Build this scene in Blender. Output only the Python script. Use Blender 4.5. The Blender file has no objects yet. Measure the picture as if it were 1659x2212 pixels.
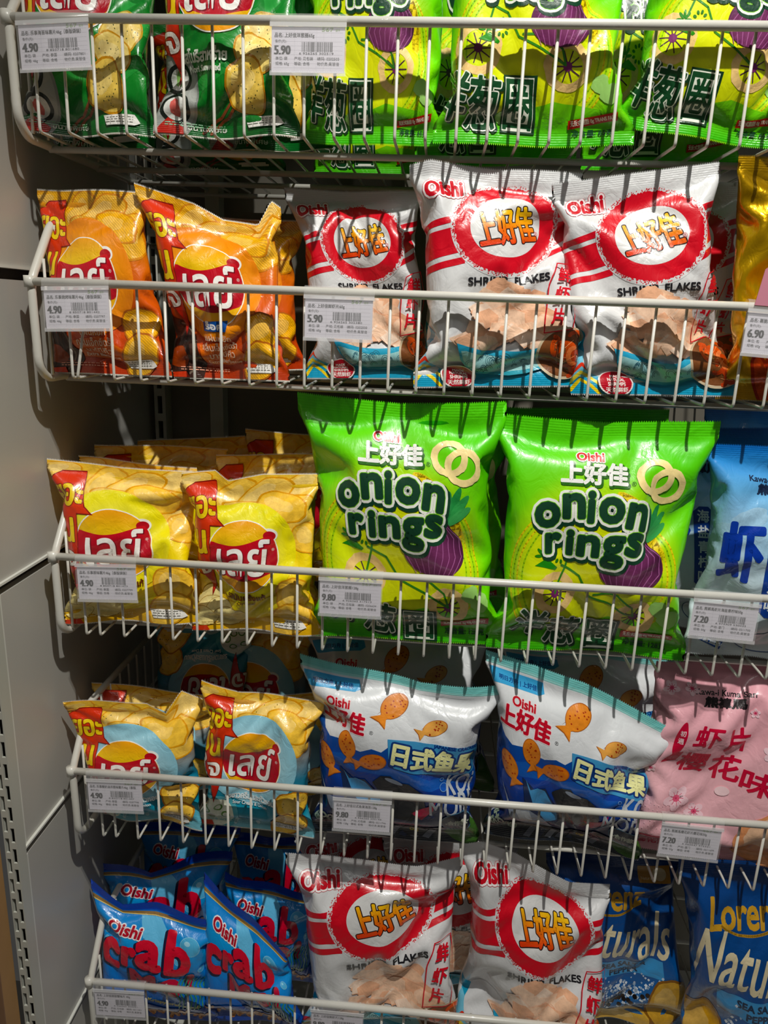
import bpy, math, random
import numpy as np
from mathutils import Vector, Matrix
from mathutils.geometry import tessellate_polygon

# ------------------------------------------------------------------ camera, world, lights
scene = bpy.context.scene
COL = scene.collection
scene.view_settings.view_transform = 'Standard'
scene.view_settings.look = 'None'
scene.view_settings.exposure = 0.0
scene.view_settings.gamma = 1.0
scene.view_settings.use_curve_mapping = False
scene.cycles.max_bounces = 6
scene.cycles.transparent_max_bounces = 8
scene.cycles.sample_clamp_indirect = 4.0

YAW, PITCH, ROLL, FPX = .066, -.2649, .0367, 1606.8
def cam_axes():
    ca, sa, cb, sb, cc, sc = (math.cos(YAW), math.sin(YAW), math.cos(PITCH), math.sin(PITCH), math.cos(ROLL), math.sin(ROLL))
    f = Vector((-sa*cb, ca*cb, sb)); r = Vector((ca, sa, 0)); u = r.cross(f)
    return cc*r + sc*u, -sc*r + cc*u, f
r_, u_, f_ = cam_axes()
cam = bpy.data.cameras.new('camera'); camo = bpy.data.objects.new('camera', cam); COL.objects.link(camo)
camo.matrix_world = Matrix((( r_.x, u_.x, -f_.x, .0001), (r_.y, u_.y, -f_.y, -.7937), (r_.z, u_.z, -f_.z, .0052), (0, 0, 0, 1)))
cam.sensor_fit = 'VERTICAL'; cam.sensor_height = 36.0; cam.lens = FPX / 2212 * 36.0
cam.clip_start = .01
scene.camera = camo

world = bpy.data.worlds.new('world'); scene.world = world; world.use_nodes = True
wn = world.node_tree.nodes; wb = wn['Background']
wb.inputs[0].default_value = (1.0, .97, .92, 1); wb.inputs[1].default_value = .042

def spot(name, loc, target, power, size, angle, col):
    l = bpy.data.lights.new(name, 'SPOT'); l.energy = power; l.shadow_soft_size = size
    l.spot_size = math.radians(angle); l.spot_blend = .9; l.color = col
    o = bpy.data.objects.new(name, l); COL.objects.link(o); o.location = loc
    o.rotation_euler = (Vector(target) - Vector(loc)).to_track_quat('-Z', 'Y').to_euler()
    return o
spot('track_spotlight', (.27, -.84, 1.38), (.02, .0, -.60), 126, .014, 62, (1, .97, .90))
spot('track_spotlight', (-1.3, -1.5, 1.7), (-.1, .0, -.3), 7, .03, 90, (1, .95, .86))
def area(name, loc, target, power, sx, sy, col):
    l = bpy.data.lights.new(name, 'AREA'); l.energy = power; l.shape = 'RECTANGLE'; l.size = sx; l.size_y = sy; l.color = col
    o = bpy.data.objects.new(name, l); COL.objects.link(o); o.location = loc
    o.rotation_euler = (Vector(target) - Vector(loc)).to_track_quat('-Z', 'Y').to_euler()
area('front_fill_light', (.3, -1.7, 2.1), (0, 0, -.4), 7, 1.6, .5, (1, .98, .95))  # soft fill added to lift the shaded bag fronts, no actual fixture

# ------------------------------------------------------------------ helpers
def lin(c):
    if isinstance(c, str):
        c = c.lstrip('#'); c = [int(c[i:i+2], 16)/255 for i in (0, 2, 4)]
    return tuple((x/12.92 if x <= .04045 else ((x+.055)/1.055)**2.4) for x in c)

def material(name, color, rough=.5, metal=0.0, spec=.5, bump=0.0, bscale=300.0, mottle=0.0, mscale=20.0, coat=0.0, alpha=1.0):
    m = bpy.data.materials.new(name); m.use_nodes = True
    nt = m.node_tree; N = nt.nodes; L = nt.links; b = N['Principled BSDF']
    c = lin(color)
    b.inputs['Base Color'].default_value = (*c, 1); b.inputs['Roughness'].default_value = rough
    b.inputs['Metallic'].default_value = metal; b.inputs['Specular IOR Level'].default_value = spec
    b.inputs['Coat Weight'].default_value = coat; b.inputs['Alpha'].default_value = alpha
    tc = N.new('ShaderNodeTexCoord')
    nz = N.new('ShaderNodeTexNoise'); nz.inputs['Scale'].default_value = mscale; nz.inputs['Detail'].default_value = 5
    L.new(tc.outputs['Object'], nz.inputs['Vector'])
    mx = N.new('ShaderNodeMix'); mx.data_type = 'RGBA'; mx.blend_type = 'MULTIPLY'; mx.inputs[0].default_value = mottle
    mx.inputs[6].default_value = (*c, 1); L.new(nz.outputs['Fac'], mx.inputs[7]); L.new(mx.outputs[2], b.inputs['Base Color'])
    if bump > 0:
        n2 = N.new('ShaderNodeTexNoise'); n2.inputs['Scale'].default_value = bscale; n2.inputs['Detail'].default_value = 3
        L.new(tc.outputs['Object'], n2.inputs['Vector'])
        bp = N.new('ShaderNodeBump'); bp.inputs['Strength'].default_value = bump; bp.inputs['Distance'].default_value = .0005
        L.new(n2.outputs['Fac'], bp.inputs['Height']); L.new(bp.outputs['Normal'], b.inputs['Normal'])
    return m

def film_material(name, crimp=False, foil=False):
    """printed plastic film: colour comes from the print attribute; its fourth value picks crisp texture"""
    m = bpy.data.materials.new(name); m.use_nodes = True
    nt = m.node_tree; N = nt.nodes; L = nt.links; b = N['Principled BSDF']
    at = N.new('ShaderNodeAttribute'); at.attribute_name = 'print'
    uv = N.new('ShaderNodeAttribute'); uv.attribute_name = 'sheet'
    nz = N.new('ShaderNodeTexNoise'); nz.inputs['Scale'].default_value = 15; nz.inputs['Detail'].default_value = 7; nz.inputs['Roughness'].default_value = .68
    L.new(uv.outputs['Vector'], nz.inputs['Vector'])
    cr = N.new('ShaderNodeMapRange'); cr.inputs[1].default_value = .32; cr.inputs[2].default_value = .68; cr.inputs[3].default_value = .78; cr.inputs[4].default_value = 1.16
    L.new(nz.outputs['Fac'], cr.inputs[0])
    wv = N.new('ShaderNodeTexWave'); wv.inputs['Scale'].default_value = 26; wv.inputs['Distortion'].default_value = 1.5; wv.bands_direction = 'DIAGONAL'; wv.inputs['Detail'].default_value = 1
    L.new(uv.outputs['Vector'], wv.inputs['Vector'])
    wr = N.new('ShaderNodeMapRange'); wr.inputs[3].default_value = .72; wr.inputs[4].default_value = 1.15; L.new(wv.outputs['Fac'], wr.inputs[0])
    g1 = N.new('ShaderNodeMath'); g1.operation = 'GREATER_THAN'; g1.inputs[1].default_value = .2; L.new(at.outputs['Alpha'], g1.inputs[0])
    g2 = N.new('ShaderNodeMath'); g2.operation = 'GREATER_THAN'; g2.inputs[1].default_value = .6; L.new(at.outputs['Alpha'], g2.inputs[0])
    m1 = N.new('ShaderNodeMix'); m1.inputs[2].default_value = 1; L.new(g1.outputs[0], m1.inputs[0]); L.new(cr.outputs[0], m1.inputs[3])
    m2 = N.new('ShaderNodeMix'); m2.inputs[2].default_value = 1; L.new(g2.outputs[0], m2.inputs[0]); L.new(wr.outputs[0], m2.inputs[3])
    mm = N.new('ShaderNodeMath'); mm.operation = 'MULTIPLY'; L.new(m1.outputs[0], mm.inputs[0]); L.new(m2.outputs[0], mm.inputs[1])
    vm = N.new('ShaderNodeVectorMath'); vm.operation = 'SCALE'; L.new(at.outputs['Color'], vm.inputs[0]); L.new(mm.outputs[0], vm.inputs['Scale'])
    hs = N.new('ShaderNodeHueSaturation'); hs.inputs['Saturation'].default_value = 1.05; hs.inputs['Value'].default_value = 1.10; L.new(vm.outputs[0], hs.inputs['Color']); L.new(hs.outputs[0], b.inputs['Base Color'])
    b.inputs['Roughness'].default_value = .34 if not foil else .3
    b.inputs['Metallic'].default_value = .0 if not foil else .75
    b.inputs['Specular IOR Level'].default_value = .5
    b.inputs['Coat Weight'].default_value = .55; b.inputs['Coat Roughness'].default_value = .10
    # fine creases of the film
    mp = N.new('ShaderNodeMapping'); mp.inputs['Scale'].default_value = (9, 7, 1); L.new(uv.outputs['Vector'], mp.inputs[0])
    n2 = N.new('ShaderNodeTexNoise'); n2.inputs['Scale'].default_value = 1.0; n2.inputs['Detail'].default_value = 4; n2.inputs['Distortion'].default_value = .8
    L.new(mp.outputs[0], n2.inputs['Vector'])
    ab = N.new('ShaderNodeMath'); ab.operation = 'SUBTRACT'; ab.inputs[1].default_value = .5; L.new(n2.outputs['Fac'], ab.inputs[0])
    a2 = N.new('ShaderNodeMath'); a2.operation = 'ABSOLUTE'; L.new(ab.outputs[0], a2.inputs[0])
    bp = N.new('ShaderNodeBump'); bp.inputs['Strength'].default_value = .4; bp.inputs['Distance'].default_value = .0045
    L.new(a2.outputs[0], bp.inputs['Height'])
    last = bp
    if crimp:
        w2 = N.new('ShaderNodeTexWave'); w2.bands_direction = 'Y'; w2.inputs['Scale'].default_value = 28; L.new(uv.outputs['Vector'], w2.inputs['Vector'])
        b2 = N.new('ShaderNodeBump'); b2.inputs['Strength'].default_value = .28; b2.inputs['Distance'].default_value = .0005
        L.new(w2.outputs['Fac'], b2.inputs['Height']); L.new(bp.outputs['Normal'], b2.inputs['Normal']); last = b2
    L.new(last.outputs['Normal'], b.inputs['Normal']); L.new(last.outputs['Normal'], b.inputs['Coat Normal'])
    return m

M = {}
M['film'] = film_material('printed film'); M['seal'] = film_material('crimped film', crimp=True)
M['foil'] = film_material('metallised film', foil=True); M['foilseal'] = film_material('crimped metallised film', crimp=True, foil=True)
M['wire'] = material('white coated steel', '#dcdad0', .33, bump=.15, bscale=260, mottle=.10, mscale=60, coat=.3)
M['panel'] = material('grey painted steel', '#bab8b1', .38, bump=.12, bscale=900, mottle=.06, mscale=8)
M['lip'] = material('pale painted steel edge', '#d9dad2', .4)
M['dark'] = material('dark gap', '#2c2b29', .7)
M['backp'] = material('grey back panel', '#7b766b', .5)
M['post'] = material('slotted post paint', '#b9bab0', .4)
M['wood'] = material('tan board', '#b58a56', .6, mottle=.4, mscale=14)
M['card'] = material('price card paper', '#dcd8e2', .6, mottle=.12, mscale=90)
M['ink'] = material('black ink', '#26242c', .6)
M['inkgrey'] = material('grey ink', '#35333b', .6)
M['inkgreen'] = material('green ink', '#8fae6a', .6)
M['pinkcard'] = material('pink card', '#c77f92', .55)
M['clear'] = material('clear plastic sleeve', '#ffffff', .12, alpha=.16, coat=.6)
M['clear2'] = material('clear plastic lip', '#f4f4f6', .18, alpha=.45, coat=.6)

def link(o, parent=None):
    COL.objects.link(o)
    if parent is not None: o.parent = parent
    return o
def empty(name, loc, label, cat, group=None):
    o = bpy.data.objects.new(name, None); COL.objects.link(o); o.location = loc; o.empty_display_size = .02
    o['label'] = label; o['category'] = cat
    if group: o['group'] = group
    return o
def mesh_obj(name, verts, faces, mat, parent=None, smooth=False, origin=(0, 0, 0)):
    me = bpy.data.meshes.new(name); me.from_pydata([tuple(v) for v in verts], [], faces); me.materials.append(mat)
    if smooth: me.polygons.foreach_set('use_smooth', [True]*len(me.polygons))
    me.update(); o = bpy.data.objects.new(name, me); o.location = (0, 0, 0)
    return link(o, parent)

class MB:
    def __init__(s): s.v = []; s.f = []
    def box(s, x0, x1, y0, y1, z0, z1):
        k = len(s.v); s.v += [(x, y, z) for x in (x0, x1) for y in (y0, y1) for z in (z0, z1)]
        s.f += [tuple(k+i for i in q) for q in ((0,1,3,2),(4,6,7,5),(0,4,5,1),(2,3,7,6),(0,2,6,4),(1,5,7,3))]; return s
    def tube(s, pts, rad, n=8, fillet=0.0, caps=True):
        P = [Vector(p) for p in pts]
        if fillet > 0:
            Q = [P[0]]
            for i in range(1, len(P)-1):
                a, b, c = P[i-1], P[i], P[i+1]
                d1 = (a-b); d2 = (c-b); f = min(fillet, d1.length*.45, d2.length*.45)
                p0 = b + d1.normalized()*f; p1 = b + d2.normalized()*f
                for t in (0, .25, .5, .75, 1): Q.append((1-t)**2*p0 + 2*t*(1-t)*b + t*t*p1)
            Q.append(P[-1]); P = Q
        k0 = len(s.v); T0 = (P[1]-P[0]).normalized(); nrm = T0.orthogonal().normalized()
        for i, p in enumerate(P):
            T = ((P[min(i+1, len(P)-1)] - P[max(i-1, 0)])).normalized()
            nrm = (nrm - T*nrm.dot(T)).normalized(); bn = T.cross(nrm)
            for j in range(n):
                a = 2*math.pi*j/n; s.v.append(tuple(p + (nrm*math.cos(a) + bn*math.sin(a))*rad))
        for i in range(len(P)-1):
            for j in range(n):
                a = k0+i*n+j; b = k0+i*n+(j+1) % n; s.f.append((a, b, b+n, a+n))
        if caps:
            s.f.append(tuple(k0+j for j in reversed(range(n)))); e = k0+(len(P)-1)*n; s.f.append(tuple(e+j for j in range(n)))
        return s
    def build(s, name, mat, parent=None, smooth=False): return mesh_obj(name, s.v, s.f, mat, parent, smooth)

# ------------------------------------------------------------------ gondola shell
XW = -.462; YF = -.081; YB = .40; XR = .66
def struct(o): o['kind'] = 'structure'; return o
# left side panels with dark channels and pale lips between them
def panel_run(name, zs, kind):
    pass
mb = MB()
ZS = [.0355+.331*k for k in range(-4, 3)]
side = None
for k in range(len(ZS)-1):
    z0, z1 = ZS[k]+.000, ZS[k+1]-.013
    m_ = MB().box(XW-.018, XW, YF, YB, z0, z1)
    o = m_.build('wall_left' if k == 0 else 'wall_left', M['panel']); struct(o)
    e = MB().box(XW-.018, XW+.0035, YF, YB, z0-.0015, z0+.0012).build('panel_lip', M['lip'], o)
    e = MB().box(XW-.018, XW+.0008, YF-.0012, YF+.010, z0, z1).build('front_edge', M['lip'], o)
    e = MB().box(XW-.018, XW-.010, YF+.004, YB, z1, z1+.0118).build('channel', M['dark'], o)
    e = MB().tube([(XW-.0105, YF+.035, z1+.006), (XW-.0085, YF+.035, z1+.006)], .0035, 10).build('bolt_hole', M['ink'], o)
struct(MB().box(XW-.018, XR+.02, YB, YB+.015, -1.35, .72).build('wall_back', M['backp']))
struct(MB().box(-1.6, 1.8, -3.6, YB+.015, -1.42, -1.40).build('floor', material('grey floor tile', '#8d8a84', .4, mottle=.2, mscale=3)))
struct(MB().box(XW-.018, XR+.02, -.05, YB, -1.36, -1.20).build('trim_1', M['lip']))

struct(MB().box(XW-.018, XR+.02, .0, YB, .585, .60).build('header_shade_board', M['lip']))  # unseen header board, added to shade the back of the top basket
def slotted_post(name, x0, x1, y, z0, z1, cols, pitch, sw, sh, label, stag=True, yb=None):
    """upright with real slots: vertical strips and bridges"""
    root = empty(name, ((x0+x1)/2, y, z0), label, 'shelf upright')
    off = Vector(root.location)
    m_ = MB(); t = .0025
    w = x1-x0; n = cols; edges = [x0]
    cw = w/(n)
    def B(a, b, c, d): m_.box(a-off.x, b-off.x, y-off.y, y-off.y+t, c-off.z, d-off.z)
    for c in range(n):
        cx = x0+cw*(c+.5); B(x0+cw*c, cx-sw/2, z0, z1); B(cx+sw/2, x0+cw*(c+1), z0, z1)
        z = z0+(pitch/2 if (stag and c % 2) else 0)
        while z < z1: B(cx-sw/2, cx+sw/2, z, min(z+pitch-sh, z1)); z += pitch
    m_.build('front_face', M['post'], root)
    d_ = .03 if yb is None else yb
    MB().box(x0-off.x, x0-off.x+.002, .0026, d_, 0, z1-z0).box(x1-off.x-.002, x1-off.x, .0026, d_, 0, z1-z0).build('side_flange', M['post'], root)
    MB().box(x0-off.x+.002, x1-off.x-.002, d_*.7, d_*.7+.002, 0, z1-z0).build('web', M['dark'], root)
    return root
slotted_post('shelf_upright', -.470, -.4550, -.100, -1.38, .30, 2, .028, .0046, .0195, 'pale slotted steel upright at the left front edge of the shelving', yb=.017)
slotted_post('shelf_upright', -.452, -.434, .372, -1.3, .6, 1, .040, .0075, .028, 'slotted steel upright against the back panel near the left corner', False)
slotted_post('shelf_upright', -.361, -.340, .372, -1.3, .6, 2, .9, .003, .05, 'plain narrow steel upright against the back panel, second from the left', False)
o = struct(MB().box(-.60, -.4730, -.13, -.104, -1.39, .60).build('trim_2', M['wood']))
MB().box(-.486, -.4730, -.1315, -.13, -1.39, .60).build('board_edge', material('brown board edge', '#8f6a4c', .6, mottle=.3, mscale=30), o)

# ------------------------------------------------------------------ wire baskets
RZ = {1: .267, 2: .0213, 3: -.2855, 4: -.5721, 5: -.9058}
X0 = {1: -.4159, 2: -.3238, 3: -.3302, 4: -.3281, 5: -.3305}
BL_ = {1: 'top wire basket holding green seaweed chips and small onion ring bags', 2: 'second wire basket from the top holding orange chips and shrimp flakes', 3: 'middle wire basket holding yellow chips and large green onion ring bags',
       4: 'fourth wire basket holding light blue chips, fish crackers and pink bags', 5: 'bottom wire basket holding blue crab snacks and large shrimp flakes bags'}
XL = -.436; RR = .0045; RW = .0016; HB = .100; XE = .62
for row in RZ:
    z = RZ[row]; root = empty('wire_basket', (XL, 0, z-HB), BL_[row], 'wire basket', 'white wire shelf baskets'); of = Vector(root.location)
    L_ = lambda p: (p[0]-of.x, p[1]-of.y, p[2]-of.z)
    MB().tube([L_((XL+.001, 0, z)), L_((XE, 0, z))], RR, 14).build('front_rail', M['wire'], root, True)
    MB().tube([L_((XL, .385, z-HB-.003)), L_((XL, .018, z-HB-.003)), L_((XL+.001, 0, z-HB+.012)), L_((XL, 0, z)), L_((XL, .052, z+.064)), L_((XL, .385, z+.064))], RR, 14, .012).build('side_frame', M['wire'], root, True)
    MB().tube([L_((XL-.001, -.0005, z-.006)), L_((XL-.001, -.0005, z+.006))], .0062, 12).build('corner_weld', M['wire'], root, True)
    for y in (.062, .177, .273, .375): MB().tube([L_((XL, y, z-HB-.0016-.0035-.0008)), L_((XE, y, z-HB-.0065))], .0036, 10).build('cross_rod', M['wire'], root, True)
    xs = [X0[row]+.03*k for k in range(0, 34)]
    if row > 1: xs = [X0[row]-.0300]+xs
    xs2 = [] if row == 1 else [X0[row]-.0595, X0[row]-.0765]
    for x in xs+xs2:
        if x > XE-.01: continue
        xb = x; 
        if row == 2 and abs(x-(X0[row]-.0595)) < 1e-6: xb = x-.012; x = x+.008
        MB().tube([L_((x, .0058, z)), L_((xb, .0058, z-HB)), L_((xb, .385, z-HB))], RW, 8, .0045).build('front_wire', M['wire'], root, True)
    for k in range(0, 12):
        y = .020+.030*k; zt = z+min(.064, y*1.22)
        MB().tube([L_((XL+.0052, y, zt)), L_((XL+.0052, y, z-HB+.001))], RW, 8, .004).build('side_wire', M['wire'], root, True)

# ------------------------------------------------------------------ price cards in clear sleeves
_fc = bpy.data.curves.new('digits', 'FONT'); _fc.resolution_u = 2; _fo = bpy.data.objects.new('digits', _fc); COL.objects.link(_fo)
_gc = {}
def glyph2(s):
    if s not in _gc:
        _fc.body = s; bpy.context.view_layer.update(); me = bpy.data.meshes.new_from_object(_fo.evaluated_get(bpy.context.evaluated_depsgraph_get()))
        v = [(p.co.x, p.co.y) for p in me.vertices]; f = [tuple(q.vertices) for q in me.polygons]; bpy.data.meshes.remove(me)
        _gc[s] = (v, f)
    return _gc[s]
class Ink:
    def __init__(s): s.v = []; s.f = []
    def text(s, st, x, y, h, w=None, bold=0):
        v, f = glyph2(st)
        if not v: return
        x0 = min(p[0] for p in v); x1 = max(p[0] for p in v); sc = h/.72; sx = sc if w is None else w/(x1-x0)
        for dx in ((0,) if not bold else (-bold, 0, bold)):
            k = len(s.v); s.v += [(x+(p[0]-x0)*sx+dx, y+p[1]*sc) for p in v]; s.f += [tuple(k+i for i in q) for q in f]
    def rect(s, x0, x1, y0, y1):
        k = len(s.v); s.v += [(x0, y0), (x1, y0), (x1, y1), (x0, y1)]; s.f.append((k, k+1, k+2, k+3))
    def build(s, name, mat, y, parent):
        me = bpy.data.meshes.new(name); me.from_pydata([(p[0], y, p[1]) for p in s.v], [], s.f); me.materials.append(mat); me.update()
        return link(bpy.data.objects.new(name, me), parent)
def price_card(row, cx, title, price, code, origin, num, unit, spec, label, w=.070, h=.0395, tilt=0.0, pink=False, drop=0.0):
    z = RZ[row]; root = empty('price_card', (cx, -.0058, z-.004-drop), label, 'price card', 'price cards hanging on the basket rails'); root.rotation_euler = (math.radians(-4), math.radians(tilt), 0)
    # paper
    c = MB().box(-w/2, w/2, 0, .0004, -h-.003, -.003).build('paper_card', M['card'], root)
    T = Ink(); L0 = -w/2+.003
    T.text('品名: '+title, L0, -.0118, .0030, min(.0635, .0031*len(title)+.010), .00008); T.text('售价(元):', L0+.0005, -.0165, .0021)
    T.text('单位: '+unit, L0+.001, -.0315, .0024); T.text('规格: '+spec, L0+.001, -.0360, .0024)
    T.text('产地: '+origin, L0+.019, -.0315, .0024); T.text('等级: 合格', L0+.019, -.0360, .0024); T.text('编码: '+num, L0+.041, -.0315, .0024, .021); T.text('物价员:吴慧佳', L0+.041, -.0360, .0024, .021)
    T.text(code[0]+' '+code[1:7]+' '+code[7:], L0+.0235, -.0268, .0020, .033)
    rg = random.Random(int(code) % 9973); x = L0+.026
    while x < L0+.055: wd = rg.choice([.0003, .0003, .0006, .0009]); T.rect(x, x+wd, -.0243, -.0160); x += wd+rg.choice([.0003, .0005, .0008])
    T.build('printed_text', M['inkgrey'], -.0002, c)
    Pn = Ink(); Pn.text(price, L0, -.0268, .0080, .0150, .0006); Pn.build('printed_price', M['ink'], -.00022, c)
    G = Ink(); G.text('567', w/2-.022, -.0068, .0032, .011); G.text('超市', w/2-.009, -.0066, .0016); G.build('printed_logo', M['inkgreen'], -.00022, c)
    R_ = Ink()
    for k in range(9): R_.rect(-w/2+.002, w/2-.002, -.008-.0038*k, -.0079-.0038*k)
    for k in range(6): R_.rect(-w/2+.022+.007*k, -w/2+.0221+.007*k, -.041, -.004)
    R_.build('print_streaks', material('faint print streak', '#b4b0ba', .6) if 'st' not in M else M['st'], -.0001, c)
    # sleeve: front film, toothed lip and the curl over the rail
    S = MB(); hw = w/2+.0015
    prof = [(-.0012, -h-.0055), (-.0012, .0)]
    cyc = [(.0058+(-.0058)*math.cos(t)*1.0, .004+.0062*math.sin(t)) for t in [math.pi*k/10 for k in range(0, 11)]]
    prof += [(p[0]-.0004, p[1]) for p in cyc]+[(.0114, -.002)]
    k0 = 0
    for (y, zz) in prof: S.v += [(-hw, y, zz), (hw, y, zz)]
    for i in range(len(prof)-1): S.f.append((2*i, 2*i+1, 2*i+3, 2*i+2))
    S.build('plastic_sleeve', M['clear'], root, True)
    S = MB(); n = 34
    for k in range(n):
        x0 = -hw+2*hw*k/n; x1 = -hw+2*hw*(k+1)/n; b = len(S.v); S.v += [(x0, -.0015, -h-.0062), (x1, -.0015, -h-.0062), (x1, -.0015, -h-.0030), ((x0+x1)/2, -.0015, -h-.0016), (x0, -.0015, -h-.0030)]; S.f.append((b, b+1, b+2, b+3, b+4))
    S.build('sleeve_lip', M['clear2'], root); MB().box(-hw, hw, -.0020, -.0008, -.0035, .0005).build('sleeve_fold', M['clear2'], root)
    if pink:
        p_ = MB(); pts = [(-w/2+.004, .004), (w/2, .004), (w/2, .042), (-w/2+.012, .042), (-w/2+.008, .038)]; p_.v = [(x, yy, zz) for yy in (-.0012, -.0006) for x, zz in pts]
        p_.f = [(0, 1, 2, 3, 4), (9, 8, 7, 6, 5)]+[(i, (i+1) % 5, 5+(i+1) % 5, 5+i) for i in range(5)]; q_ = p_.build('pink_insert', M['pinkcard'], root)
        G = Ink(); G.text('暂无', -w/2+.013, .030, .008, None, .0004); G.build('printed_text', M['ink'], -.0014, q_)
    return root
M['st'] = material('faint print streak', '#b4b0ba', .6)
price_card(1, -0.3892, '乐事海苔味薯片46g（泰版袋装）', '4.90', '8850718801680', '泰国', '0207801', '袋', '46g', '4.90 price card at the left end of the top basket, above the sushi picture', tilt=-3)
price_card(1, -0.1401, '上好佳洋葱圈65g', '5.90', '6926265302519', '见包装', '0202503', '袋', '65g', '5.90 price card on the top basket between seaweed chips and onion rings', tilt=0)
price_card(2, -0.3850, '乐事烧烤味薯片46g（泰版袋装）', '4.90', '8850718801442', '泰国', '0207797', '袋', '46g', '4.90 price card in front of the orange barbecue chips', tilt=-2.5)
price_card(2, -0.1061, '上好佳鲜虾片60g', '5.90', '6926265302380', '见包装', '0202500', '袋', '60g', '5.90 price card in front of the smaller shaded shrimp flakes bag', tilt=0)
price_card(2, 0.3375, '薯脆软片番茄味60g', '6.90', '6926265305121', '见包装', '0202811', '包', '60g', '6.90 price card with a pink insert at the right edge of the second basket', tilt=3, pink=True)
price_card(3, -0.3720, '乐事原味薯片46g（泰版袋装）', '4.90', '8850718801473', '泰国', '0207799', '袋', '46g', '4.90 price card in front of the yellow original chips', tilt=-2.5)
price_card(3, -0.0868, '上好佳洋葱圈128g', '9.80', '6926265317513', '见包装', '0206634', '袋', '128g', '9.80 price card in front of the left large onion ring bag', tilt=0)
price_card(3, 0.3284, '熊裤馬虾片海盐青柠味50g', '7.20', '6973909530035', '厦门', '0211700', '包', '50g', '7.20 price card in front of the pale blue sea salt shrimp chips', tilt=2.5)
price_card(4, -0.3796, '乐事酸奶油洋葱味薯片46g（泰版', '4.90', '8850718801497', '泰国', '0207798', '袋', '46g', '4.90 price card in front of the light blue sour cream chips', tilt=-2.5)
price_card(4, -0.0656, '上好佳日式鱼果海苔128g', '9.80', '6926265300195', '见包装', '0211746', '袋', '128g', '9.80 price card in front of the left fish cracker bag', tilt=0)
price_card(4, 0.3317, '熊裤馬樱花虾片樱花味50g', '7.20', '5060547975331', '厦门', '0211699', '包', '50g', '7.20 price card in front of the pink cherry blossom bag', tilt=2.5)
price_card(5, -0.3933, '上好佳甜甜蟹味片 40g', '4.90', '6926265304391', '见包装', '0211401', '袋', '40g', '4.90 price card in front of the blue crab snacks', tilt=-2.5)
price_card(5, -0.0904, '上好佳鲜虾片128g', '9.80', '6926265312129', '见包装', '0206630', '袋', '128g', '9.80 price card at the bottom edge, in front of the large shrimp flakes', tilt=0)
bpy.data.objects.remove(_fo); bpy.data.curves.remove(_fc)

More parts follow.
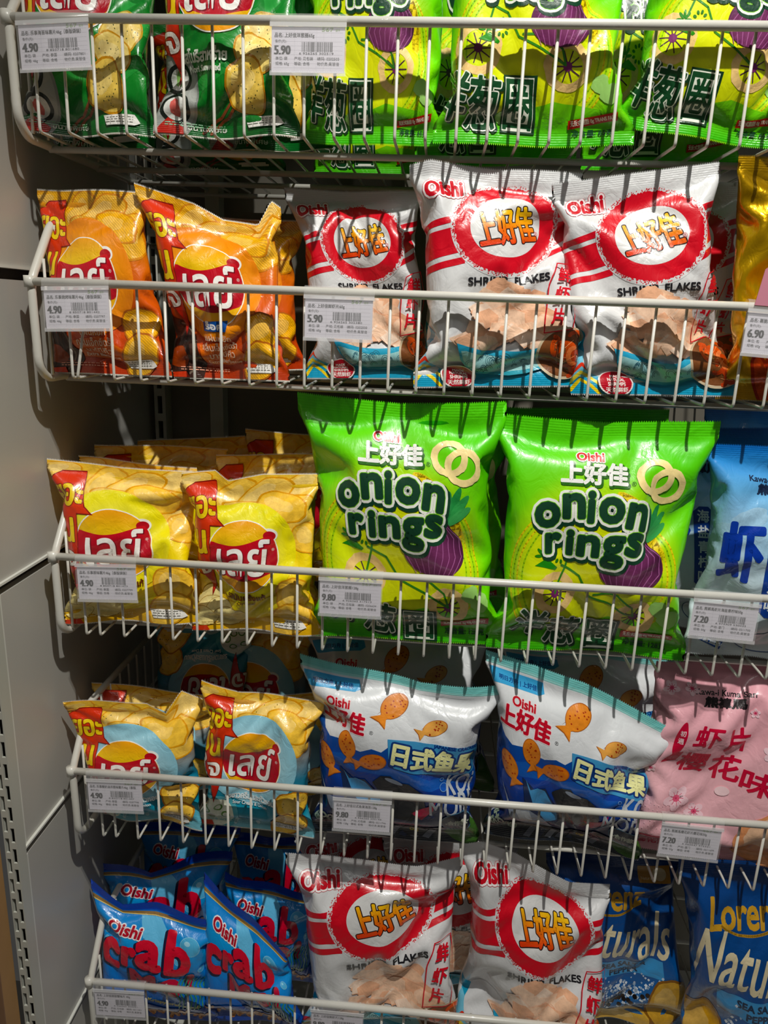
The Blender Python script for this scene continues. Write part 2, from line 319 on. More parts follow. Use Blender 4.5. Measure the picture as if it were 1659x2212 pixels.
# ------------------------------------------------------------------ inflated film bags (pressure against inextensible film)
def sim_bag(a, seed, fill=1.0, N=48, steps=220, iters=8, seal=3):
    rng = np.random.default_rng(seed)
    Mr = int(round(a*N)); dx = 1.0/N; dy = a/Mr
    P = np.zeros((Mr+1, 2*N, 3)); i = np.arange(2*N); xs = np.where(i <= N, i, 2*N-i)*dx
    P[:, :, 0] = xs; P[:, :, 2] = (np.arange(Mr+1)*dy)[:, None]
    side = np.where((i > 0) & (i < N), -1.0, np.where(i > N, 1.0, 0.0)); P[:, :, 1] = side*.03
    for a0, b0, c0, d0 in rng.normal(size=(6, 4)):
        P[:, :, 1] += .004*np.sin(a0*7*P[:, :, 0]+b0*7*P[:, :, 2]+c0*3)*d0
    vt = .10*a*fill; X0 = P[0, :, 0].copy()
    dents = [(rng.uniform(.05, .95), rng.uniform(.1, .95)*a, rng.uniform(.04, .13), rng.uniform(.0001, .00035), rng.choice([-1, 1, -1])) for _ in range(9)]
    V = np.zeros_like(P); mir = (-i) % (2*N); Ld = np.hypot(dx, dy)
    wav = [.03*sum(rng.normal()*np.sin(k*3.1*X0+rng.uniform(0, 6)) for k in (1, 2, 3)) for _ in range(2)]
    sl = (slice(0, seal+1), slice(Mr-seal, Mr+1))
    def weld():
        for rr in sl:
            P[rr] = .5*(P[rr]+P[rr][:, mir]); Y = P[rr][:, :N+1, 1:3]
            for _ in range(2): Y[:, 1:-1] = .5*Y[:, 1:-1]+.25*(Y[:, :-2]+Y[:, 2:])
            F = P[rr]; F[:, :N+1, 1:3] = Y; F[:, N+1:, 1:3] = Y[:, 1:-1][:, ::-1]; P[rr] = F
    def con(A, B, L, k=1.0):
        d = B-A; l = np.sqrt((d*d).sum(-1, keepdims=True))+1e-9; c = .5*k*((l-L)/l)*d; A += c; B -= c
    for st in range(steps):
        R = np.roll(P, -1, 1); n = np.cross(R[1:]-P[:-1], P[1:]-R[:-1])*.5
        C0 = .25*(P[:-1]+P[1:]+R[:-1]+R[1:]); vol = abs((C0*n).sum())/3
        pr = np.clip(1.5*(vt/max(vol, 1e-4)-1), -.6, 1.0)
        F = np.zeros_like(P); F[:-1] += n; F[1:] += n; F[:-1] += np.roll(n, 1, 1); F[1:] += np.roll(n, 1, 1)
        hgt = np.linspace(1.35, .75, Mr+1)[:, None, None]
        V *= .93; P0 = P.copy(); P += V+F*(.7*pr*min(1, st/60)*hgt)
        if st < steps*.6:
            for (u0, v0, rr0, am, sd) in dents:
                P[:, :, 1] -= sd*np.exp(-(((P[:, :, 0]-u0)**2+(P[:, :, 2]-v0)**2)/rr0**2))*np.maximum(0, side*sd)*am
        for it in range(iters):
            for s in (0, 1):
                Bi = (np.arange(s, 2*N, 2)+1) % (2*N); A = P[:, s::2]; B = P[:, Bi]; con(A, B, dx); P[:, s::2] = A; P[:, Bi] = B
                A = P[s:Mr:2].copy(); B = P[s+1:Mr+1:2].copy(); k = min(len(A), len(B)); con(A[:k], B[:k], dy); P[s:Mr:2] = A; P[s+1:Mr+1:2] = B
            for s in (0, 1):
                Q = np.roll(P, -1, 1); A = P[s:Mr:2].copy(); B = Q[s+1:Mr+1:2].copy(); con(A, B, Ld, .5)
                P[s:Mr:2] = A; Q = np.roll(P, -1, 1); Q[s+1:Mr+1:2] = B; P[:] = np.roll(Q, 1, 1)
                Q = np.roll(P, -1, 1); A = Q[s:Mr:2].copy(); B = P[s+1:Mr+1:2].copy(); con(A, B, Ld, .5)
                Q[s:Mr:2] = A; P[:] = np.roll(Q, 1, 1); P[s+1:Mr+1:2] = B
            d = np.roll(P, -2, 1)-P; l = np.sqrt((d*d).sum(-1, keepdims=True))+1e-9; g = np.minimum((l-2*dx)/l, 0)*.12*d
            P += g; P -= np.roll(g, 2, 1)
            d = P[2:]-P[:-2]; l = np.sqrt((d*d).sum(-1, keepdims=True))+1e-9; g = np.minimum((l-2*dy)/l, 0)*.12*d
            P[:-2] += g; P[2:] -= g
            weld()
            for q, rr in enumerate(sl):
                P[rr, :, 0] = X0; P[rr, :, 1] = P[rr, :, 1]*.9+.1*wav[q]; zz = P[rr, :, 2].mean(1, keepdims=True)
                tg = (.035*a+np.arange(seal+1)[:, None]*dy) if q == 0 else (.965*a-(seal-np.arange(seal+1)[:, None])*dy)
                P[rr, :, 2] = zz+.1*(tg-zz)+.7*(P[rr, :, 2]-zz)
        V = P-P0
        if st > steps-40: V *= .8
    return P

NC = 48; SEAL = 3
SIMS = {}
def get_sim(seed, a):
    if (seed, a) not in SIMS:
        P = sim_bag(a, seed, {1: 1.0, 2: 1.12, 3: 1.3, 4: 1.15, 5: 1.3, 6: 1.2, 7: 1.4}.get(seed, 1.1))
        z0 = P[0, :, 2].mean(); z1 = P[-1, :, 2].mean(); P[:, :, 2] = (P[:, :, 2]-z0)/(z1-z0)
        SIMS[(seed, a)] = P
    return SIMS[(seed, a)]

# ------------------------------------------------------------------ print artwork as flat triangles in sheet coordinates
_tc = bpy.data.curves.new('lettering', 'FONT'); _tc.resolution_u = 3; _to = bpy.data.objects.new('lettering', _tc); COL.objects.link(_to)
_tcache = {}
def glyphs(s):
    if s not in _tcache:
        _tc.body = s; bpy.context.view_layer.update()
        me = bpy.data.meshes.new_from_object(_to.evaluated_get(bpy.context.evaluated_depsgraph_get()))
        n = len(me.vertices); co = np.zeros(n*3); me.vertices.foreach_get('co', co); co = co.reshape(-1, 3)[:, :2]
        me.calc_loop_triangles(); t = np.zeros(len(me.loop_triangles)*3, int); me.loop_triangles.foreach_get('vertices', t); t = t.reshape(-1, 3)
        A, B, C = co[t[:, 0]], co[t[:, 1]], co[t[:, 2]]; neg = (B[:, 0]-A[:, 0])*(C[:, 1]-A[:, 1])-(B[:, 1]-A[:, 1])*(C[:, 0]-A[:, 0]) < 0; t = np.where(neg[:, None], t[:, ::-1], t)
        e = np.concatenate([t[:, [0, 1]], t[:, [1, 2]], t[:, [2, 0]]]); u, ix, c = np.unique(np.sort(e, 1), axis=0, return_index=True, return_counts=True); be = e[ix[c == 1]]
        bpy.data.meshes.remove(me); _tcache[s] = (co, t, be)
    return _tcache[s]

class Art:
    def __init__(s, a, base, back=None, seals=None):
        s.a = a; s.base = base; s.back = back or base; s.V = []; s.T = []; s.C = []; s.Lr = []; s.n = 0; s.layer = 1; s.lite = []; s.seals = seals
        s.flag = False; s.Pid = []; s.prims = []; s.force = []; s.teeth = None
    def add(s, co, tri, col, tex=0.0, simple=False):
        co = np.asarray(co, float).reshape(-1, 2); tri = np.asarray(tri, int).reshape(-1, 3)
        if len(tri) == 0: return
        A, B, C = co[tri[:, 0]], co[tri[:, 1]], co[tri[:, 2]]
        ar = (B[:, 0]-A[:, 0])*(C[:, 1]-A[:, 1])-(B[:, 1]-A[:, 1])*(C[:, 0]-A[:, 0])
        tri = np.where((ar < 0)[:, None], tri[:, ::-1], tri); tri = tri[np.abs(ar) > 1e-10]
        if callable(col): c = np.asarray(col(co[:, 0], co[:, 1]))
        else: c = np.tile(np.array(lin(col)), (len(co), 1))
        c = np.column_stack([c, np.full(len(co), tex)])
        s.V.append(co); s.T.append(tri+s.n); s.C.append(c); s.Lr.append(np.full(len(co), s.layer)); s.n += len(co); s.lite.append(np.full(len(tri), s.flag)); s.Pid.append(np.full(len(tri), len(s.prims) if simple else -1))
        if simple: s.prims.append((col, tex, s.layer))
    def up(s): s.layer += 1
    def poly(s, pts, col, tex=0.0, up=True):
        P = np.array(pts, float); N = NC; Mr = int(round(s.a*N)); dx = 1.0/N; dy = s.a/Mr; mn, mx = P.min(0), P.max(0)
        if (mx-mn).max() < 2.6*dx: s.add(pts, tessellate_polygon([[Vector((p[0], p[1], 0)) for p in pts]]), col, tex, simple=True)
        else: s._cells(P, mn, mx, N, Mr, dx, dy, col, tex)
        if up: s.up()
    def _cells(s, P, mn, mx, N, Mr, dx, dy, col, tex):
        i0, i1 = max(0, int(mn[0]/dx)), min(N-1, int(mx[0]/dx)); j0, j1 = max(0, int(mn[1]/dy)), min(Mr-1, int(mx[1]/dy))
        if i1 < i0 or j1 < j0: return
        j, i, w = np.meshgrid(np.arange(j0, j1+1), np.arange(i0, i1+1), (0, 1), indexing='ij'); j, i, w = j.ravel(), i.ravel(), w.ravel()
        c = np.stack([(i+np.where(w == 1, 2/3, 1/3))*dx, (j+np.where(w == 1, 1/3, 2/3))*dy], 1)
        A = P; B = np.roll(P, -1, 0); d = B-A; l2 = (d*d).sum(1)+1e-15
        t = np.clip(((c[:, None]-A[None])*d[None]).sum(-1)/l2[None], 0, 1); ds = np.linalg.norm(c[:, None]-(A[None]+t[..., None]*d[None]), axis=-1).min(1)
        cr = (A[None, :, 1] > c[:, None, 1]) != (B[None, :, 1] > c[:, None, 1])
        xi = A[None, :, 0]+(c[:, None, 1]-A[None, :, 1])*d[None, :, 0]/np.where(np.abs(d[None, :, 1]) < 1e-15, 1e-15, d[None, :, 1])
        ins = ((cr & (c[:, None, 0] < xi)).sum(1) % 2) == 1
        bd = ds < .0158; full = ins & ~bd
        s.force.append((len(s.prims), ((j*N+i)*2+w)[full])); s.prims.append((col, tex, s.layer))
        pl = [tuple(p) for p in P]; OV = []; OT = []
        for k in np.nonzero(bd)[0]:
            x0, y0 = i[k]*dx, j[k]*dy
            tri = [(x0, y0), (x0+dx, y0), (x0+dx, y0+dy)] if w[k] else [(x0, y0), (x0+dx, y0+dy), (x0, y0+dy)]
            Q = pl
            for e in range(3):
                ax, ay = tri[e]; bx, by = tri[(e+1) % 3]; ex, ey = bx-ax, by-ay; R = []
                if not Q: break
                px, py = Q[-1]; pd = ex*(py-ay)-ey*(px-ax)
                for (qx, qy) in Q:
                    qd = ex*(qy-ay)-ey*(qx-ax)
                    if (qd >= 0) != (pd >= 0): u = pd/(pd-qd); R.append((px+(qx-px)*u, py+(qy-py)*u))
                    if qd >= 0: R.append((qx, qy))
                    px, py, pd = qx, qy, qd
                Q = R
            if len(Q) < 3: continue
            Z = [Q[0]]
            for q in Q[1:]:
                if abs(q[0]-Z[-1][0])+abs(q[1]-Z[-1][1]) > 1e-7: Z.append(q)
            if len(Z) < 3: continue
            T = [(0, 1, 2)] if len(Z) == 3 else tessellate_polygon([[Vector((q[0], q[1], 0)) for q in Z]])
            b = len(OV); OV += Z; OT += [(b+t_[0], b+t_[1], b+t_[2]) for t_ in T]
        if OT: s.add(OV, OT, col, tex)
    def ell(s, cx, cy, rx, ry, col, rot=0, tex=0.0, n=40, a0=0, a1=360, up=True, noise=0, seed=0):
        rg = random.Random(seed); t = math.radians(rot); P = []
        ph = [rg.uniform(0, 6.28) for _ in range(4)]
        for k in range(n):
            a = math.radians(a0+(a1-a0)*k/(n if a1-a0 == 360 else n-1)); q = 1+noise*(math.sin(2*a+ph[0])+.6*math.sin(3*a+ph[1])+.4*math.sin(5*a+ph[2])+.3*math.sin(9*a+ph[3]))
            x, y = rx*q*math.cos(a), ry*q*math.sin(a); P.append((cx+x*math.cos(t)-y*math.sin(t), cy+x*math.sin(t)+y*math.cos(t)))
        s.poly(P, col, tex, up)
    def stroke(s, pts, w, col, closed=False, tex=0.0, up=True, n=6):
        P = np.array(pts, float); E = [(i, i+1) for i in range(len(P)-1)]+([(len(P)-1, 0)] if closed else [])
        s._edges(P, np.array(E), w/2, col, tex, n)
        if up: s.up()
    def _edges(s, P, E, r, col, tex=0.0, n=6):
        A = P[E[:, 0]]; B = P[E[:, 1]]; d = B-A; l = np.hypot(d[:, 0], d[:, 1])+1e-12; nn = np.column_stack([-d[:, 1], d[:, 0]])/l[:, None]*r
        q = np.stack([A-nn, B-nn, B+nn, A+nn], 1).reshape(-1, 2); k = np.arange(len(E))*4
        s.add(q, np.concatenate([np.column_stack([k, k+1, k+2]), np.column_stack([k, k+2, k+3])]), col, tex)
        s._inner(A, B, r, col, tex)
        us = np.unique(E); C = P[us]; an = np.arange(n)*2*math.pi/n
        q = (C[:, None, :]+r*np.stack([np.cos(an), np.sin(an)], -1)[None]).reshape(-1, 2); k = np.arange(len(us))*n
        s.add(q, np.concatenate([np.column_stack([k, k+j, k+j+1]) for j in range(1, n-1)]), col, tex)
    def _inner(s, A, B, r, col, tex=0.0):
        d = B-A; l = np.hypot(d[:, 0], d[:, 1])+1e-12
        if r > .0195:
            N = NC; Mr = int(round(s.a*N)); dx = 1.0/N; dy = s.a/Mr; j, i, w = np.meshgrid(np.arange(Mr), np.arange(N), (0, 1), indexing='ij'); j, i, w = j.ravel(), i.ravel(), w.ravel()
            c = np.stack([(i+np.where(w == 1, 2/3, 1/3))*dx, (j+np.where(w == 1, 1/3, 2/3))*dy], 1); near = (c[:, 0] > A[:, 0].min()-.05) & (c[:, 0] < A[:, 0].max()+.05); cc = c[near]
            t = np.clip(((cc[:, None]-A[None])*d[None]).sum(-1)/(l*l)[None], 0, 1); ds = np.linalg.norm(cc[:, None]-(A[None]+t[..., None]*d[None]), axis=-1).min(1)
            ok = ds < r*.97-.0157; s.force.append((len(s.prims), ((j*N+i)*2+w)[near][ok])); s.prims.append((col, tex, s.layer))
    def _outline(s, P, E, r, col):
        A = P[E[:, 0]]; B = P[E[:, 1]]; d = B-A; l = np.hypot(d[:, 0], d[:, 1])+1e-12; d = d/l[:, None]; nn = np.column_stack([d[:, 1], -d[:, 0]])*r
        q = np.stack([A, B, B+nn, A+nn], 1).reshape(-1, 2); k = np.arange(len(E))*4
        s.add(q, np.concatenate([np.column_stack([k, k+1, k+2]), np.column_stack([k, k+2, k+3])]), col)
        s._inner(A, B, r, col)
        order = np.argsort(E[:, 0]); st = E[order, 0]; pos = np.clip(np.searchsorted(st, E[:, 1]), 0, len(st)-1); nx = order[pos]; ok = E[nx, 0] == E[:, 1]
        turn = d[:, 0]*d[nx, 1]-d[:, 1]*d[nx, 0]; dot = (d*d[nx]).sum(1); ok &= (turn > .02) | (dot < -.2)
        V = B[ok]; n1 = nn[ok]; n2 = nn[nx][ok]; m = n1+n2; ml = np.hypot(m[:, 0], m[:, 1])[:, None]; m = np.where(ml > .05*r, m/np.maximum(ml, 1e-9)*r, d[ok]*r)
        big = dot[ok] < .87; k = np.arange(big.sum())*4; q = np.stack([V[big], V[big]+n1[big], V[big]+m[big], V[big]+n2[big]], 1).reshape(-1, 2)
        s.add(q, np.concatenate([np.column_stack([k, k+1, k+2]), np.column_stack([k, k+2, k+3])]), col)
        sm = ~big; k = np.arange(sm.sum())*3; s.add(np.stack([V[sm], V[sm]+n1[sm], V[sm]+n2[sm]], 1).reshape(-1, 2), np.column_stack([k, k+1, k+2]), col)
    def arc(s, cx, cy, rx, ry, w, col, rot=0, a0=0, a1=360, n=36, tex=0.0, up=True):
        t = math.radians(rot); P = []
        for k in range(n+1):
            a = math.radians(a0+(a1-a0)*k/n); x, y = rx*math.cos(a), ry*math.sin(a); P.append((cx+x*math.cos(t)-y*math.sin(t), cy+x*math.sin(t)+y*math.cos(t)))
        s.stroke(P, w, col, tex=tex, up=up)
    def ring(s, cx, cy, rx, ry, th, col, tex=.4, n=36, rot=0, seed=0):
        rg = random.Random(seed); t = math.radians(rot); P = []; T = []
        for k in range(n):
            a = 2*math.pi*k/n; q = 1+rg.uniform(-.03, .03)
            for f in (1.0*q, 1-th/rx): x, y = rx*f*math.cos(a), ry*f*math.sin(a); P.append((cx+x*math.cos(t)-y*math.sin(t), cy+x*math.sin(t)+y*math.cos(t)))
        for k in range(n):
            a = 2*k; b = 2*((k+1) % n); T += [(a, b, b+1), (a, b+1, a+1)]
        s.add(P, T, col, tex); s.up()
    def text(s, st, cx, cy, w, h, col, rot=0, shear=0.0, bold=0.0, outs=(), arcy=0.0, tex=0.0, n=6, shadow=None):
        co, tri, be = glyphs(st)
        if len(co) == 0: return
        mn, mxx = co.min(0), co.max(0); q = (co-(mn+mxx)/2)/(mxx-mn)
        x = q[:, 0]*w; y = q[:, 1]*h; x = x+shear*y; y = y+arcy*(1-(2*q[:, 0])**2)
        t = math.radians(rot); P = np.column_stack([cx+x*math.cos(t)-y*math.sin(t), cy+x*math.sin(t)+y*math.cos(t)])
        if shadow:
            dx, dy, r, c = shadow; s.add(P+np.array([dx, dy]), tri, c); s._outline(P+np.array([dx, dy]), be, r, c); s.up()
        for (r, c) in outs:
            s._outline(P, be, r+bold, c); s.add(P, tri, c); s.up()
        if bold > 0: s._outline(P, be, bold, col)
        s.add(P, tri, col, tex); s.up()
    def lines(s, cx, cy, w, h, rows, col, seed=0):
        """rows of print too small to read: short dashes"""
        rg = random.Random(seed)
        for r in range(rows):
            y = cy+h/2-(r+.5)*h/rows; x = cx-w/2
            while x < cx+w/2:
                l = rg.uniform(.01, .04)*1.0; s.poly([(x, y-h/rows*.22), (min(x+l, cx+w/2), y-h/rows*.22), (min(x+l, cx+w/2), y+h/rows*.22), (x, y+h/rows*.22)], col, up=False); x += l+.008
        s.up()
    def chip(s, cx, cy, rx, ry, rot=0, col='#eeb53a', edge='#c9791a', ridged=False, specks=0, seed=0):
        s.ell(cx, cy, rx*1.04, ry*1.04, edge, rot, tex=.4, noise=.06, seed=seed, n=32)
        s.ell(cx, cy, rx*.95, ry*.95, col, rot, tex=.8 if ridged else .4, noise=.06, seed=seed, n=32)
        s.ell(cx-rx*.15, cy+ry*.15, rx*.55, ry*.5, lighten(col, .2), rot, tex=.8 if ridged else .4, noise=.1, seed=seed+1, n=24)
        rg = random.Random(seed)
        for _ in range(specks):
            a = rg.uniform(0, 6.28); q = rg.uniform(0, .85)**.5; s.ell(cx+rx*q*math.cos(a)*.9, cy+ry*q*math.sin(a)*.9, .004, .005, '#3c4a1c', up=False, n=5)
        if specks: s.up()
    def cut(s):
        """cut every triangle along the film's grid so that it can bend with it"""
        N = NC; Mr = int(round(s.a*N)); dx = 1.0/N; dy = s.a/Mr
        V = np.concatenate(s.V); T = np.concatenate(s.T); C = np.column_stack([np.concatenate(s.C), np.concatenate(s.Lr)]); F = np.concatenate(s.lite)+2.0*(np.concatenate(s.Pid)+1)
        keep = (V[T][:, :, 0].max(1) > .002) & (V[T][:, :, 0].min(1) < .998); T = T[keep]; F = F[keep]
        A = np.concatenate([V, C], 1)[T]          # (n,3,2+5)
        for ax in range(3):
            fn = (lambda a: a[..., 0]/dx) if ax == 0 else (lambda a: a[..., 1]/dy) if ax == 1 else (lambda a: a[..., 0]/dx-a[..., 1]/dy)
            done = []; dF = []
            for it in range(12):
                g = fn(A); lo = g.min(1); hi = g.max(1); k0 = np.floor(lo+1e-6)+1; need = hi > k0+1e-6
                done.append(A[~need]); dF.append(F[~need]); A = A[need]; F = F[need]; g = g[need]; k0 = k0[need]; hi = hi[need]
                if len(A) == 0: break
                k1 = np.ceil(hi-1e-6)-1; k = np.floor((k0+k1)/2)
                d = g-k[:, None]; above = d > 0
                solo_above = above.sum(1) == 1
                solo = np.where(solo_above, np.argmax(above, 1), np.argmin(above, 1))
                ar = np.arange(len(A)); p = A[ar, solo]; q = A[ar, (solo+1) % 3]; r = A[ar, (solo+2) % 3]
                dp = d[ar, solo]; dq = d[ar, (solo+1) % 3]; dr = d[ar, (solo+2) % 3]
                tq = (dp/(dp-dq+1e-15))[:, None]; tr = (dp/(dp-dr+1e-15))[:, None]
                pq = p+(q-p)*tq; prr = p+(r-p)*tr
                A = np.concatenate([np.stack([p, pq, prr], 1), np.stack([pq, q, r], 1), np.stack([pq, r, prr], 1)]); F = np.concatenate([F, F, F])
            else:
                done.append(A); dF.append(F)
            A = np.concatenate(done); F = np.concatenate(dF)
            e1 = A[:, 1, :2]-A[:, 0, :2]; e2 = A[:, 2, :2]-A[:, 0, :2]; ok = np.abs(e1[:, 0]*e2[:, 1]-e1[:, 1]*e2[:, 0]) > 1e-9
            A = A[ok]; F = F[ok]
        cen = A[:, :, :2].mean(1); ok = (cen[:, 0] > 0) & (cen[:, 0] < 1) & (cen[:, 1] > 0) & (cen[:, 1] < s.a); A = A[ok]; F = F[ok]; cen = cen[ok]
        pid = (F//2).astype(int)-1; fl = F % 2
        ci = np.clip(np.floor(cen[:, 0]/dx), 0, N-1).astype(int); cj = np.clip(np.floor(cen[:, 1]/dy), 0, Mr-1).astype(int)
        lo = (cen[:, 0]/dx-ci) >= (cen[:, 1]/dy-cj); cell = (cj*N+ci)*2+lo
        e1 = A[:, 1, :2]-A[:, 0, :2]; e2 = A[:, 2, :2]-A[:, 0, :2]; ar = np.abs(e1[:, 0]*e2[:, 1]-e1[:, 1]*e2[:, 0])*.5
        # cells wholly covered by one shape become single triangles, and whatever lies beneath them is dropped
        nc = N*Mr*2; key = np.where(pid >= 0, pid*nc+cell, -1); u, inv = np.unique(key, return_inverse=True); inv = inv.ravel()
        tot = np.bincount(inv, ar); full = (tot > .5*dx*dy*.9995) & (u >= 0); fu = u[full]
        fc = [pi*nc+cl for pi, cl in s.force]; fu = np.unique(np.concatenate([fu]+fc)) if fc else fu; fl_ = np.zeros(nc)
        for pi, cl in s.force: fl_[cl] = np.maximum(fl_[cl], s.prims[pi][2])
        top = np.zeros(nc); lay = np.array([p[2] for p in s.prims]); np.maximum.at(top, fu % nc, lay[fu//nc])
        L = A[:, :, 6].max(1); keep = ~full[inv] & (L >= top[cell]) & ~((L == fl_[cell]) & (pid < 0)); rest = A[keep]; rF = fl[keep]
        fu = fu[lay[fu//nc] >= top[fu % nc]]; c = fu % nc; p = fu//nc; lw = c % 2; q = c//2; I = (q % N)*dx; J = (q//N)*dy
        x = np.stack([I, I+dx*lw, I+dx], 1); x[:, 1] = I+dx; x[lw == 0, 2] = I[lw == 0]; y = np.stack([J, J+dy*(1-lw), J+dy], 1)
        y[:, 1] = np.where(lw == 1, J, J+dy)
        nA = np.zeros((len(fu), 3, 7)); nA[:, :, 0] = x; nA[:, :, 1] = y; nA[:, :, 6] = lay[p][:, None]
        for k in np.unique(p):
            m = p == k; col, tex, _ = s.prims[k]; xx, yy = nA[m][:, :, 0].ravel(), nA[m][:, :, 1].ravel()
            cc = np.asarray(col(xx, yy)) if callable(col) else np.tile(np.array(lin(col)), (len(xx), 1)); B = nA[m]; B[:, :, 2:5] = cc.reshape(-1, 3, 3); B[:, :, 5] = tex; nA[m] = B
        s.A = np.concatenate([rest, nA]); s.F = np.concatenate([rF, np.zeros(len(nA))]) > .5
        return s

def lighten(c, f):
    if isinstance(c, str): c = c.lstrip('#'); c = [int(c[i:i+2], 16)/255 for i in (0, 2, 4)]
    return tuple(x+(1-x)*f for x in c)
def vgrad(stops):
    ys = [q[0] for q in stops]; cs = np.array([lin(q[1]) for q in stops])
    def f(x, y): return np.stack([np.interp(y, ys, cs[:, k]) for k in range(3)], -1)
    return f
def radial(cx, cy, stops, sy=1.0):
    rs = [q[0] for q in stops]; cs = np.array([lin(q[1]) for q in stops])
    def f(x, y):
        r = np.hypot(x-cx, (y-cy)*sy); return np.stack([np.interp(r, rs, cs[:, k]) for k in range(3)], -1)
    return f
def flat(c):
    c = np.array(lin(c)); return lambda x, y: np.broadcast_to(c, np.shape(x)+(3,))

# ------------------------------------------------------------------ the printed designs
def chips_design(kind):
    P = dict(
        original=dict(body=[(0, '#e6b01a'), (.25, '#eec41c'), (.55, '#f6dc20'), (1.3, '#f6cc48')], ring='#efe21a', ring2='#f3ea52', low='#d8a915', txt='#6d3312', ed='#dc9c2a', thai='รสมันฝรั่งแท้', eng='Original'),
        bbq=dict(body=[(0, '#b5350f'), (.3, '#cf4a14'), (.7, '#d8641a'), (1.3, '#e9a22a')], ring='#ee8a26', ring2='#f4a040', low='#cf4a16', txt='#f2d9c0', ed='#b9650f', thai='บาร์บีคิว', eng='Extra Barbecue'),
        sour=dict(body=[(0, '#7fc0cf'), (.25, '#1b8aa5'), (.6, '#2a7f9c'), (1.3, '#e9a83a')], ring='#8fc6d8', ring2='#a6d4e2', low='#1d93ac', txt='#eef4f4', ed='#bd7a18', thai='รสซาวครีมและหัวหอม', eng='Sour Cream & Onion'),
        nori=dict(body=[(0, '#0f5a22'), (.35, '#1d8a2e'), (.7, '#15702a'), (1.3, '#2b8f35')], ring='#2fa040', ring2='#3fb04a', low='#156b28', txt='#eef6e8', ed='#b98d2a', thai='รสโนริสาหร่าย', eng='Nori Seaweed'))[kind]
    rd = kind == 'bbq'; sp = 10 if kind in ('sour', 'nori') else 0
    a = Art(1.3, vgrad(P['body'])); chipc = '#fccb50' if kind != 'bbq' else '#f6b636'
    if kind != 'nori':
        rg = random.Random(3)
        a.poly([(0, 1.3), (0, .92), (.4, .98), (.75, .92), (.9, .72), (1, .62), (1, 1.3)] if kind == 'original' else [(0, 1.3), (0, 1.0), (.4, 1.02), (.7, 1.0), (.85, .88), (1, .9), (1, 1.3)], '#f8c94c' if kind != 'bbq' else '#efae32', .8 if rd else .4)
        for k, (x, y, rx, ry, t) in enumerate([q for q in [(.40, 1.14, .20, .12, 40), (.90, 1.20, .22, .12, 25), (.86, .98, .18, .17, -30), (.60, 1.14, .22, .115, 28), (.50, 1.04, .20, .07, -8), (.93, .80, .12, .12, 40), (.74, 1.05, .20, .11, -20), (.08, 1.24, .14, .06, 10)] if kind == 'original' or q[1] > .95]):
            a.chip(x, y, rx, ry, t, lighten(chipc, rg.uniform(0, .22)), '#e9a636' if not rd else '#d88a22', rd, sp if k in (3, 4, 0) else 0, seed=k)
    else:
        a.poly([(.0, .9), (.3, .7), (.6, .86), (1, .55), (1, .75), (.6, 1.02), (.3, .9), (0, 1.1)], '#35a548')
        a.poly([(.3, .35), (.55, .5), (.8, .4), (1, .5), (1, .42), (.75, .28), (.5, .38), (.3, .25)], '#2c9a3e')
        for x0, y0, s_ in ((.35, 1.1, .2), (.75, 1.15, .25), (.8, .75, .2)):
            a.poly([(x0, y0), (x0+s_*.6, y0+s_*.5), (x0+s_, y0+s_*.1), (x0+s_*.5, y0-s_*.2)], '#1a7f2c')
    if kind != 'nori':
        a.ell(.45, .70, .40, .40, radial(.45, .70, [(0, P['ring']), (.24, P['ring2']), (.40, P['ring'])]), n=48)
    else:
        a.ell(.45, .76, .33, .3, '#1f8a34', n=40)
        a.poly([(0, .52), (.35, .62), (.6, .5), (1, .62), (1, .5), (.6, .38), (.3, .5), (0, .4)], '#187a2c')
    # lower field, dishes and chips
    if kind == 'original':
        a.poly([(.3, .30), (.72, .34), (.72, .12), (.3, .10)], '#e7d318')
        for x, y, rx, ry, t in ((.10, .30, .10, .085, 30), (.15, .22, .11, .08, 20), (.24, .20, .12, .10, -20), (.30, .14, .13, .10, 10), (.10, .12, .11, .08, 0)):
            a.ell(x, y, rx*1.03, ry*1.05, '#a7802c', t); a.ell(x, y, rx, ry, '#efdf9a', t, tex=.4)
    if kind == 'bbq':
        a.poly([(0, .48), (.2, .36), (.3, .1), (.25, 0), (0, 0)], '#3a2018', .4); a.arc(.06, .2, .17, .2, .012, '#8b7a6a', a0=-60, a1=80)
        for k in range(5): a.stroke([(.02+.03*k, .05), (.06+.03*k, .33)], .006, '#1f120e', up=False)
        a.up(); a.ell(.08, .14, .09, .07, '#8d3a1a', 20, tex=.4, noise=.08)
        a.poly([(.26, .26), (.5, .3), (.7, .18), (.6, .1), (.3, .12)], '#e06a18')
    if kind == 'sour':
        a.ell(.16, .16, .2, .2, '#57a9b8'); a.ell(.15, .16, .17, .17, '#e8ecd8', tex=.4)
        for x, y in ((.08, .2), (.18, .24), (.2, .12), (.12, .1), (.25, .18)): a.ring(x, y, .038, .032, .013, '#5f8f3a', tex=0, n=16)
        a.arc(.42, .02, .1, .12, .03, '#b9dbe2', a0=20, a1=170)
    if kind == 'nori':
        a.ell(.05, .25, .26, .32, '#8d918d', 8); a.ell(.06, .25, .23, .29, '#a4a8a3', 8)
        for (x, y, c) in ((.12, .36, '#8fc266'), (.15, .16, '#e0716a')):
            a.ell(x, y, .108, .100, '#161f1a', noise=.03); a.ell(x, y, .080, .075, '#e2e4de', noise=.03, tex=.4); a.ell(x, y, .038, .05, c, 20, noise=.12, tex=.4)
        for dx in (0, .05): a.stroke([(.33+dx, .02), (.42+dx, .1), (.46+dx, .12), (.58+dx, .26)], .018, '#8a4a2a')
        a.text('ขนาดพิเศษ', .36, .045, .26, .028, '#d8e0d0', bold=.001)
